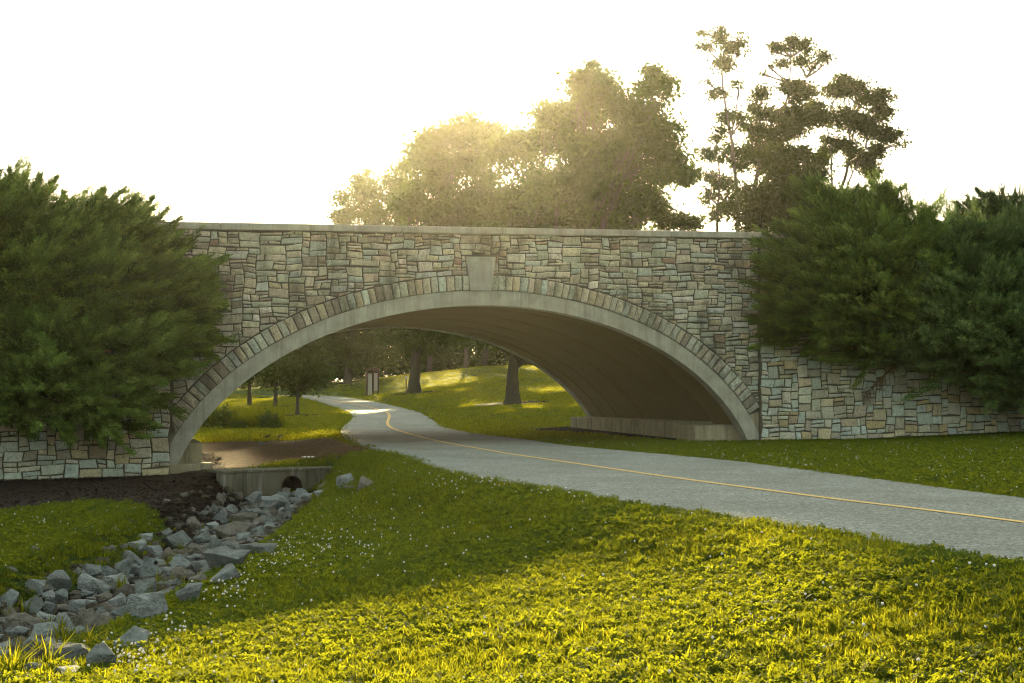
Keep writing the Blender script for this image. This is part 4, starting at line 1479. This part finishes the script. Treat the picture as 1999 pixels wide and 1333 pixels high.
nj += juniper("broad dark juniper leaning left over the right end of the bridge", fp(1680, 560, -1.2),
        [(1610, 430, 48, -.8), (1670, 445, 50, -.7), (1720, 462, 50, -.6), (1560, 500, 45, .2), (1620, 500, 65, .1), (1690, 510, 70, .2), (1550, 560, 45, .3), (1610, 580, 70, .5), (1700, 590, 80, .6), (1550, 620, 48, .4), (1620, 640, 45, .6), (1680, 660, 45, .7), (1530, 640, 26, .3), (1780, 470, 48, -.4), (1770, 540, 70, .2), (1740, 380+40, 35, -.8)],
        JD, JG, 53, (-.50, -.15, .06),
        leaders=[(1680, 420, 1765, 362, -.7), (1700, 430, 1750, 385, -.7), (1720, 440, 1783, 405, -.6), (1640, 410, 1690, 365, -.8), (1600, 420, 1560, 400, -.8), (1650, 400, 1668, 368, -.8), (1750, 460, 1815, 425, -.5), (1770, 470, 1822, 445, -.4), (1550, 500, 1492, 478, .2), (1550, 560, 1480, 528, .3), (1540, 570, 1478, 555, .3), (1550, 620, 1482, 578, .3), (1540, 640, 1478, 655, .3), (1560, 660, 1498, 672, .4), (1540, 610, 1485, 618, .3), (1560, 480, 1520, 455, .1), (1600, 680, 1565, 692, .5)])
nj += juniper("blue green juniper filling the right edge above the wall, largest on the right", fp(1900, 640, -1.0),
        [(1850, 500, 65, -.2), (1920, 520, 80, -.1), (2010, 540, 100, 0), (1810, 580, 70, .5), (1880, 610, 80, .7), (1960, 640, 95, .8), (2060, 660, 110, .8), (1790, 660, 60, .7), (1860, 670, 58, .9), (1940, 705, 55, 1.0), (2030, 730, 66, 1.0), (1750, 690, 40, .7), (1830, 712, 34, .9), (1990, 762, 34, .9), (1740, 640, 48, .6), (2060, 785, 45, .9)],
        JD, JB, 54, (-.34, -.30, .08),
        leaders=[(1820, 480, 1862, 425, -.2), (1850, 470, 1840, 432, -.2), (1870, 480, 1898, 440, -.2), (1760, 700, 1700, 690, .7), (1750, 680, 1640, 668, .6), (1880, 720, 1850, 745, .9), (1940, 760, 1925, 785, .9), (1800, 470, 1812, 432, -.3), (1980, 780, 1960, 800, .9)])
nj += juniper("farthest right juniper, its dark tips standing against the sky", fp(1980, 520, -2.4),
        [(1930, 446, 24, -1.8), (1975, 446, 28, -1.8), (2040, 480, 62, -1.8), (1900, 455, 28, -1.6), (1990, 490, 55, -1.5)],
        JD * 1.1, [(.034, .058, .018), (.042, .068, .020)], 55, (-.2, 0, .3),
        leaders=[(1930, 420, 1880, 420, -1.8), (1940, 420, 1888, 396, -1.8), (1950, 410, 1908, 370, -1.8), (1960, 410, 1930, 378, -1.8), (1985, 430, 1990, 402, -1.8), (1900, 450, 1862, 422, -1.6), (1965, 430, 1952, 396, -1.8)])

# bare hanging branch under the right junipers
db = thing("dead_branch", "bare brown dead branch hanging from the juniper against the right wall", "branch", tuple(fp(1755, 705, .6)))
mb = MB()
r_ = random.Random(9)
main = [fp(1765, 700, .7), fp(1738, 722, .65), fp(1712, 745, .5), fp(1690, 768, .4)]
mb.tube(main, [.03, .022, .014, .005], 6)
for k in range(46):
    t = r_.random(); i = min(2, int(t * 3)); f = t * 3 - i
    a = main[i] * (1 - f) + main[i + 1] * f
    d = np.array([r_.uniform(-.35, .15), r_.uniform(-.12, .1), r_.uniform(-.55, -.05)]) * r_.uniform(.5, 1)
    m_ = a + d * .5 + np.array([r_.uniform(-.03, .03), 0, .02])
    mb.tube([a, m_, a + d], [.009, .006, .002], 4)
    for _ in range(3):
        e = np.array([r_.uniform(-.12, .1), r_.uniform(-.05, .05), r_.uniform(-.16, .0)])
        mb.tube([m_, m_ + e], [.004, .0015], 3)
mb.build("twigs", M_twig, db)

# ------------------------------------------------------------------ small things beyond the arch
kb = at_y(724, 777, 93); kz = loc_z(kb[0], 93); ks = 93 / FOC
ko = thing("notice_board", "brown wooden notice board with two tall pale panels beside the far path", "notice board", (kb[0], 93, kz))
def kx(px, py): q = at_y(px, py, 93); return q[0], q[2]
for px, dy in ((716, 0), (726.5, .5), (736, .9)):
    x, zt_ = kx(px, 725)
    mb = MB(); mb.box((x - .07, 93 + dy - .07, kz - .2), (x + .07, 93 + dy + .07, zt_)); mb.build("post", M_wood, ko, bevel=.01)
for (a, b_, t0, t1, dy) in ((717.5, 725.5, 729, 772, 0.1), (728, 735, 728, 763, .6)):
    x0, z1 = kx(a, t0); x1, z0 = kx(b_, t1)
    mb = MB(); mb.box((x0, 93 + dy, z0), (x1, 93 + dy + .06, z1)); mb.build("panel", M_board, ko, bevel=.005)
    mb = MB(); mb.box((x0 - .03, 93 + dy - .02, z1), (x1 + .03, 93 + dy + .1, z1 + .08)); mb.build("rail", M_wood, ko, bevel=.005)
x0, z1 = kx(713, 722); x1, _ = kx(739, 722)
mb = MB(); mb.box((x0, 92.7, z1), (x1, 94.1, z1 + .1)); mb.build("cap", M_wood, ko, bevel=.01)

q = at_y(793, 775, 84); qz = loc_z(q[0], 84)
mk = thing("marker_post", "thin marker post with a small pale plate left of the maple trunk", "post", (q[0], 84, qz))
mb = MB(); mb.box((q[0] - .035, 83.97, qz - .1), (q[0] + .035, 84.03, qz + 1.0)); mb.build("post", M_wood, mk)
mb = MB(); mb.box((q[0] - .10, 83.93, qz + .85), (q[0] + .10, 83.965, qz + 1.05)); mb.build("plate", M_board, mk, bevel=.005)

# timber post with a finial above the farthest juniper
Yp = 40.0
q = at_y(1957.5, 400, Yp)
sp_ = thing("timber_post", "reddish brown timber post with a thin finial rising behind the farthest right juniper", "post", (q[0], Yp, 3.5))
zt_ = at_y(1957.5, 366, Yp)[2]
mb = MB(); mb.box((q[0] - .04, Yp - .04, 2.5), (q[0] + .04, Yp + .04, zt_)); mb.build("post", simple_mat("red_wood", (.20, .07, .045), .8, .2, 10, 0), sp_, bevel=.006)
mb = MB(); mb.tube([(q[0] - .025, Yp, zt_), (q[0] - .025, Yp, zt_ + .10)], [.008, .007], 6)
mb.tube([(q[0] - .025, Yp, zt_ + .09), (q[0] - .025, Yp, zt_ + .105), (q[0] - .025, Yp, zt_ + .15)], [.03, .026, .004], 8); mb.build("finial", M_wood, sp_)
mb = MB(); zr = at_y(1957.5, 382, Yp)[2]; mb.box((q[0] + .045, Yp - .03, zr - .05), (q[0] + .9, Yp + .03, zr)); mb.build("rail", M_wood, sp_)

# two birds on the lawn, one scrap of paper
def bird(px, py, face, label, white):
    g_ = on_ground(px, py)
    o = thing("bird", label, "bird", tuple(g_), "birds on the lawn under the arch")
    sc = .15
    body_pts = [(-.62, 0, .50), (-.40, 0, .46), (-.1, 0, .44), (.18, 0, .50), (.34, 0, .66), (.42, 0, .78), (.50, 0, .80)]
    rad = [.03, .09, .20, .19, .10, .10, .03]
    P = [np.array([g_[0] + face * a * sc, g_[1] + .0, g_[2] + c_ * sc]) for a, _, c_ in body_pts]
    P = resample(P, 3); R_ = np.interp(np.linspace(0, 1, len(P)), np.linspace(0, 1, 7), rad) * sc
    dark = simple_mat("bird_dark", (.02, .02, .02), .6, .2, 30, 0) if "bird_dark" not in bpy.data.materials else bpy.data.materials["bird_dark"]
    pale = simple_mat("bird_pale", (.6, .58, .5), .7, .1, 30, 0) if "bird_pale" not in bpy.data.materials else bpy.data.materials["bird_pale"]
    mb = MB(); mb.tube(P, R_, 10); mb.build("body", dark, o, smooth=True)
    mb = MB(); mb.tube([P[-1], P[-1] + np.array([face * .14 * sc, 0, -.03 * sc])], [.03 * sc, .005 * sc], 5); mb.build("beak", dark, o)
    mb = MB(); mb.tube([P[0], P[0] + np.array([-face * .35 * sc, 0, .04 * sc])], [.06 * sc, .03 * sc], 5); mb.build("tail", dark, o)
    if white:
        mb = MB(); mb.tube([P[5] + np.array([0, -.015, -.017]), P[9] + np.array([0, -.015, -.02]), P[12] + np.array([0, -.01, -.01])], [.015, .023, .005], 8); mb.build("belly", pale, o, smooth=True)
    for k in (-1, 1):
        mb = MB(); mb.tube([np.array([g_[0], g_[1] + k * .01, g_[2] + .06]), np.array([g_[0] + face * .005, g_[1] + k * .01, g_[2] - .01])], [.004, .003], 5); mb.build("leg", dark, o)


bird(522, 857, 1, "plain dark bird standing left on the sunlit grass under the arch", False)
bird(546, 857, 1, "dark bird with a white belly standing right of the other one", True)
g_ = on_ground(512, 868)
o = bpy.data.objects.new("rock", ROCKS[4]); o.location = (g_[0], g_[1], g_[2] + .03); o.scale = (.22, .15, .10); link(o)
tag(o, "small dark clod lying alone on the bare dirt under the arch", "rock")
g_ = on_ground(604, 894)
mb = MB()
n_ = 12
rows = []
for j in range(4):
    rows.append([(g_[0] + (i / (n_ - 1) - .5) * .30, g_[1] + (j / 3 - .5) * .3 + .03 * sin(i * 1.3), loc_z(g_[0], g_[1]) + .02 + .015 * sin(i * 1.9 + j * 2.1)) for i in range(n_)])
mb.grid(rows)
pp = mb.build("paper_scrap", simple_mat("paper", (.75, .74, .68), .7, .05, 10, 0)); tag(pp, "crumpled white paper scrap on the shaded dirt under the arch", "litter")

# ------------------------------------------------------------------ ground cover (scattered with geometry nodes)
def scatter(name, label, sources, pts, rot, scl, vid, cat="grass"):
    me = bpy.data.meshes.new(name)
    me.vertices.add(len(pts)); me.vertices.foreach_set("co", pts.astype(np.float32).ravel())
    a = me.attributes.new("rot", 'FLOAT_VECTOR', 'POINT'); a.data.foreach_set("vector", rot.astype(np.float32).ravel())
    a = me.attributes.new("scl", 'FLOAT', 'POINT'); a.data.foreach_set("value", scl.astype(np.float32))
    a = me.attributes.new("vid", 'INT', 'POINT'); a.data.foreach_set("value", vid.astype(np.int32))
    o = link(bpy.data.objects.new(name, me))
    tag(o, label, cat, kind="stuff")
    ng = bpy.data.node_groups.new(name, 'GeometryNodeTree')
    ng.interface.new_socket("Geometry", in_out='INPUT', socket_type='NodeSocketGeometry')
    ng.interface.new_socket("Geometry", in_out='OUTPUT', socket_type='NodeSocketGeometry')
    gi, go = ng.nodes.new("NodeGroupInput"), ng.nodes.new("NodeGroupOutput")
    jn = ng.nodes.new("GeometryNodeJoinGeometry")
    def na(nm, ty):
        x = ng.nodes.new("GeometryNodeInputNamedAttribute"); x.data_type = ty; x.inputs[0].default_value = nm
        return [s for s in x.outputs if s.enabled][0]
    rt_, sc_, vi_ = na("rot", 'FLOAT_VECTOR'), na("scl", 'FLOAT'), na("vid", 'INT')
    for k, s in enumerate(sources):
        oi = ng.nodes.new("GeometryNodeObjectInfo"); oi.inputs[0].default_value = s
        oi.inputs["As Instance"].default_value = True
        cp = ng.nodes.new("FunctionNodeCompare"); cp.data_type = 'INT'; cp.operation = 'EQUAL'
        ins_ = [q for q in cp.inputs if q.enabled and q.type == 'INT']
        ng.links.new(vi_, ins_[0]); ins_[1].default_value = k
        ip = ng.nodes.new("GeometryNodeInstanceOnPoints")
        ng.links.new(gi.outputs[0], ip.inputs["Points"]); ng.links.new(cp.outputs[0], ip.inputs["Selection"])
        ng.links.new(oi.outputs["Geometry"], ip.inputs["Instance"])
        ng.links.new(rt_, ip.inputs["Rotation"]); ng.links.new(sc_, ip.inputs["Scale"])
        ng.links.new(ip.outputs[0], jn.inputs[0])
    ng.links.new(jn.outputs[0], go.inputs[0])
    md = o.modifiers.new("scatter", 'NODES'); md.node_group = ng
    return o


M_blade = grass_blade_mat("grass_blade", (.015, .044, .008), (.044, .078, .011), (.44, .45, .015), .36)
M_clover = grass_blade_mat("clover_leaf", (.013, .040, .008), (.036, .068, .012), (.41, .43, .015), .34)
M_flower = simple_mat("clover_flower", (.72, .68, .60), .8, .1, 60, 0)
M_chip = simple_mat("bark_chip", (.030, .020, .013), .95, .6, 30, 0)


def source(name, V, F, C, mat_):
    return bpy.data.objects.new(name, np_mesh(name, np.array(V), np.array(F), np.array(C), mat_))


def tuft(seed, n_=26, h=.075, w=.0045, rad=.06, lean=.5, segs=2):
    r = random.Random(seed); V, F, C = [], [], []
    for _ in range(n_):
        a, d = r.uniform(0, 2 * pi), rad * sqrt(r.random())
        x, y = cos(a) * d, sin(a) * d
        H_ = h * r.uniform(.5, 1.25); la = r.uniform(0, 2 * pi); le = lean * r.uniform(.1, 1.2)
        wa = r.uniform(0, pi); wx, wy = cos(wa) * w * r.uniform(.7, 1.3), sin(wa) * w
        pts = []
        for i in range(3):
            t = i / 2
            off = le * H_ * t * t
            pts.append((x + cos(la) * off, y + sin(la) * off, H_ * t * (1 - .25 * le * t)))
        i0 = len(V)
        V += [(pts[0][0] - wx, pts[0][1] - wy, -.01), (pts[0][0] + wx, pts[0][1] + wy, -.01), (pts[1][0] + wx * .8, pts[1][1] + wy * .8, pts[1][2]), (pts[1][0] - wx * .8, pts[1][1] - wy * .8, pts[1][2]), pts[2]]
        F += [(i0, i0 + 1, i0 + 2), (i0, i0 + 2, i0 + 3), (i0 + 3, i0 + 2, i0 + 4)]
        k = r.uniform(.65, 1.35)
        cc = (k * 1.25, k * 1.05, k * .8) if r.random() < .18 else (k, k, k)
        C += [cc] * 3
    return source("grass_tuft", V, F, C, M_blade)


def clover(seed, n_=16, h=.05, rad=.07):
    r = random.Random(seed); V, F, C = [], [], []
    for _ in range(n_):
        a, d = r.uniform(0, 2 * pi), rad * sqrt(r.random())
        x, y, z = cos(a) * d, sin(a) * d, h * r.uniform(.6, 1.3)
        s = r.uniform(.0075, .0145)
        a0 = r.uniform(0, 2 * pi); tx, ty = r.uniform(-.9, .9), r.uniform(-.9, .9)
        k = r.uniform(.7, 1.35)
        for j in range(3):
            an = a0 + j * 2.094
            i0 = len(V)
            for (u_, v_) in ((0, 0), (s * .9, -s * .62), (s * 1.5, 0), (s * .9, s * .62)):
                px_, py_ = u_ * cos(an) - v_ * sin(an), u_ * sin(an) + v_ * cos(an)
                V.append((x + px_, y + py_, z + px_ * tx + py_ * ty))
            F += [(i0, i0 + 1, i0 + 2), (i0, i0 + 2, i0 + 3)]; C += [(k, k, k)] * 2
        i0 = len(V)
        V += [(x * .8 - .001, y * .8, 0), (x * .8 + .001, y * .8, 0), (x, y, z)]; F.append((i0, i0 + 1, i0 + 2)); C.append((.8, .8, .7))
    return source("clover_tuft", V, F, C, M_clover)


def flower(seed, stem_h):
    r = random.Random(seed)
    mb_v, mb_f, mb_c = [], [], []
    rr = .0078
    for i in range(5):
        for j in range(7):
            th = pi * (i + .5) / 5; ph = 2 * pi * j / 7
            p_ = np.array([sin(th) * cos(ph), sin(th) * sin(ph), cos(th)]) * rr * r.uniform(.8, 1.25)
            mb_v.append(p_ + np.array([0, 0, stem_h]))
    for i in range(4):
        for j in range(7):
            a, b_, c_, d = i * 7 + j, i * 7 + (j + 1) % 7, (i + 1) * 7 + (j + 1) % 7, (i + 1) * 7 + j
            mb_f += [(a, b_, c_), (a, c_, d)]; mb_c += [(1, 1, 1)] * 2
    return source("clover_flower_head", mb_v, mb_f, mb_c, M_flower)


def allowed(X, Y):
    """True where the lawn grows"""
    ok = ~in_poly(X, Y, poly_path) | (dist_line(X, Y, poly_path, True) < .03)
    zd_, zm_ = zones(X, Y)
    thin = np.clip(1 - zd_ * 1.25 - zm_ * 1.3, 0, 1)
    ok &= rng.uniform(size=X.shape) < thin
    # not inside walls or headwall
    s_ = (X - PR[0]) * U[0] + (Y - PR[1]) * U[1]; dp_ = (X - PR[0]) * N[0] + (Y - PR[1]) * N[1]
    ok &= ~((dp_ < .14) & (dp_ > -TUNNEL - .14) & ((s_ > -1.1) | (s_ < -12.9)))
    return ok


def field(n_, y0, y1, mx=1.25, power=0.0):
    """random places in the wedge of lawn in front of the camera (and some way to its sides)"""
    Y = rng.uniform(y0, y1, n_) if power == 0 else y0 * (y1 / y0) ** rng.uniform(size=n_)
    X = rng.uniform(-1, 1, n_) * (Y * .39 * mx + 1.0)
    k = allowed(X, Y)
    return X[k], Y[k]


T = [tuft(1, 28, .055), tuft(2, 28, .06, lean=.9), tuft(3, 22, .075, .0045), clover(4, 20, .045), clover(5, 24, .052), tuft(6, 36, .042, .004, .07, .8)]
X, Y = field(50000, 5.6, 15, 1.2)
Z = ground_z(X, Y)
patch = np.sin(X * 1.9 + np.sin(Y * 1.3) * 2) + np.sin(Y * 2.3 + X * .7) + rng.normal(size=len(X)) * 1.6
vid = np.where(patch > -.1, rng.integers(3, 5, len(X)), rng.choice([0, 1, 2, 5], len(X)))
rot = np.stack([rng.normal(size=len(X)) * .15, rng.normal(size=len(X)) * .15, rng.uniform(0, 6.28, len(X))], 1)
scatter("near_grass", "thick clover and grass lawn in the foreground, half of it sunlit", T, np.stack([X, Y, Z], 1), rot, rng.uniform(.75, 1.35, len(X)) * (.9 + .12 * np.sin(X * 2.1 + Y)), vid)

T2 = [tuft(11, 30, .05, .006, .11), tuft(12, 26, .055, .006, .12, .8), clover(13, 26, .05, .11), tuft(14, 30, .045, .007, .12, 1.0)]
X, Y = field(60000, 15, 33, 1.2)
Z = ground_z(X, Y)
rot = np.stack([rng.normal(size=len(X)) * .12, rng.normal(size=len(X)) * .12, rng.uniform(0, 6.28, len(X))], 1)
scatter("middle_grass", "short shaded grass between the camera and the bridge and along the verge", T2, np.stack([X, Y, Z], 1), rot, rng.uniform(.75, 1.3, len(X)), rng.integers(0, 4, len(X)))

T3 = [tuft(21, 26, .045, .016, .30, .9), tuft(22, 26, .05, .016, .32, 1.2)]
X, Y = field(70000, 33, 125, 1.0)
Z = ground_z(X, Y)
rot = np.stack([rng.normal(size=len(X)) * .1, rng.normal(size=len(X)) * .1, rng.uniform(0, 6.28, len(X))], 1)
scatter("far_grass", "mown lawn and hill beyond the arch", T3, np.stack([X, Y, Z], 1), rot, rng.uniform(.7, 1.2, len(X)), rng.integers(0, 2, len(X)))

# reeds
T4 = [tuft(31, 30, .75, .012, .22, .35), tuft(32, 26, .6, .012, .25, .5)]
n_ = 420
px_ = rng.uniform(385, 545, n_); Yr = rng.uniform(44.2, 49, n_)
X = np.array([at_y(a, 830, b_)[0] for a, b_ in zip(px_, Yr)])
Z = ground_z(X, Yr)
scatter("reeds", "pale green reeds and tall grass along the damp lawn edge beyond the arch", T4, np.stack([X, Yr, Z], 1), np.stack([X * 0, X * 0, rng.uniform(0, 6.28, n_)], 1), rng.uniform(.6, 1.1, n_), rng.integers(0, 2, n_), "reeds")

# white clover flowers: sprinkled everywhere, thick along the rock bed's grass side
X1, Y1 = field(1500, 5.8, 32, 1.1)
cl = []
for px, py, n_, sx, sy in [(530, 1120, 60, 40, 16), (560, 1095, 90, 60, 18), (470, 1150, 30, 25, 10), (640, 1090, 60, 60, 25), (440, 1180, 26, 25, 8), (330, 1240, 26, 40, 12), (250, 1305, 46, 25, 14), (290, 1300, 30, 30, 18), (90, 1030, 14, 30, 10), (240, 1040, 18, 30, 8), (1150, 975, 60, 60, 10), (1500, 910, 40, 80, 5), (930, 950, 40, 50, 8), (1400, 905, 30, 50, 5), (256, 1216, 6, 6, 12), (700, 1050, 60, 80, 30), (1560, 925, 30, 60, 5)]:
    for _ in range(n_):
        g_ = on_ground(px + random.gauss(0, sx), py + random.gauss(0, sy), 6, 34)
        cl.append(g_[:2])
cl = np.array(cl)
X = np.concatenate([X1, cl[:, 0]]); Y = np.concatenate([Y1, cl[:, 1]])
k = ~in_poly(X, Y, poly_path); X, Y = X[k], Y[k]
Z = ground_z(X, Y)
scatter("clover_flowers", "tiny white clover flowers sprinkled over the lawn, thickest beside the rocks", [flower(1, .055), flower(2, .075), flower(3, .10)], np.stack([X, Y, Z], 1),
        np.stack([rng.normal(size=len(X)) * .2, rng.normal(size=len(X)) * .2, X], 1), rng.uniform(.75, 1.15, len(X)), rng.integers(0, 3, len(X)), "flowers")

# tall weeds in the rock bed and at the lower left corner
T5 = [tuft(41, 12, .26, .006, .04, .6), tuft(42, 9, .2, .007, .04, .9)]
wd = []
for px, py, n_, sx, sy in [(60, 1290, 16, 40, 20), (20, 1320, 14, 20, 12), (340, 1110, 5, 12, 6), (335, 1150, 6, 12, 5), (225, 1240, 5, 10, 5), (150, 1270, 10, 30, 8), (300, 1200, 8, 12, 8), (440, 1030, 4, 30, 10), (120, 1250, 8, 40, 8), (380, 1090, 5, 20, 5), (250, 1165, 5, 30, 8), (25, 1210, 5, 20, 5), (640, 962, 6, 20, 4)]:
    for _ in range(n_): wd.append(on_ground(px + random.gauss(0, sx), py + random.gauss(0, sy), 6, 34))
wd = np.array(wd)
scatter("weeds", "taller bright grass weeds growing between the rocks", T5, wd, np.stack([wd[:, 0] * 0, wd[:, 0] * 0, wd[:, 0] * 50], 1), rng.uniform(.5, 1.1, len(wd)), rng.integers(0, 2, len(wd)), "weeds")

# bark chips
def chips(seed):
    r = random.Random(seed); mb_ = MB()
    V, F, C = [], [], []
    for _ in range(16):
        x, y, z = r.uniform(-.1, .1), r.uniform(-.1, .1), r.uniform(0, .02)
        a, L, w = r.uniform(0, pi), r.uniform(.015, .04), r.uniform(.004, .01)
        tz = r.uniform(-.35, .35)
        dx, dy = cos(a), sin(a)
        i0 = len(V)
        V += [(x - dx * L - dy * w, y - dy * L + dx * w, z - L * tz), (x - dx * L + dy * w, y - dy * L - dx * w, z - L * tz), (x + dx * L + dy * w, y + dy * L - dx * w, z + L * tz + .004), (x + dx * L - dy * w, y + dy * L + dx * w, z + L * tz + .004)]
        F += [(i0, i0 + 1, i0 + 2), (i0, i0 + 2, i0 + 3)]
        k = r.choice([.5, .8, 1.2, 2.2]); C += [(k, k, k)] * 2
    return source("bark_chips", V, F, C, M_chip)


x0, x1 = mulch_poly[:, 0].min(), mulch_poly[:, 0].max(); y0, y1 = mulch_poly[:, 1].min(), mulch_poly[:, 1].max()
X = rng.uniform(x0, x1, 9000); Y = rng.uniform(y0, y1, 9000)
s_ = rng.uniform(-1.6, 8.5, 900); d_ = rng.uniform(.15, .6, 900)
X = np.concatenate([X, PR[0] + U[0] * s_ + N[0] * d_]); Y = np.concatenate([Y, PR[1] + U[1] * s_ + N[1] * d_])
k = in_poly(X, Y, mulch_poly) | (dist_line(X, Y, mulch_poly, True) < .2) | (np.arange(len(X)) >= 9000)
X, Y = X[k], Y[k]; Z = ground_z(X, Y)
scatter("mulch", "dark brown bark mulch at the foot of the left wall", [chips(1), chips(2)], np.stack([X, Y, Z + .005], 1), np.stack([X * 0, X * 0, rng.uniform(0, 6.28, len(X))], 1), rng.uniform(.8, 1.5, len(X)), rng.integers(0, 2, len(X)), "mulch")
# ------------------------------------------------------------------ haze volume added to give the glow of sun glare
mb = MB(); mb.box((-302, -122, -3.2), (302, 502, 26.5))
m, n, l, b = mat("haze_air")
n.remove(b)
pv = n.new("ShaderNodeVolumePrincipled"); pv.inputs["Color"].default_value = (1.0, .95, .80, 1); pv.inputs["Density"].default_value = HAZE; pv.inputs["Anisotropy"].default_value = .86
l.new(pv.outputs[0], n["Material Output"].inputs["Volume"])
hz = mb.build("haze", m); tag(hz, "thin warm evening haze in the air", "haze", kind="stuff")
print("juniper tris", nj, "objects", len(bpy.data.objects))
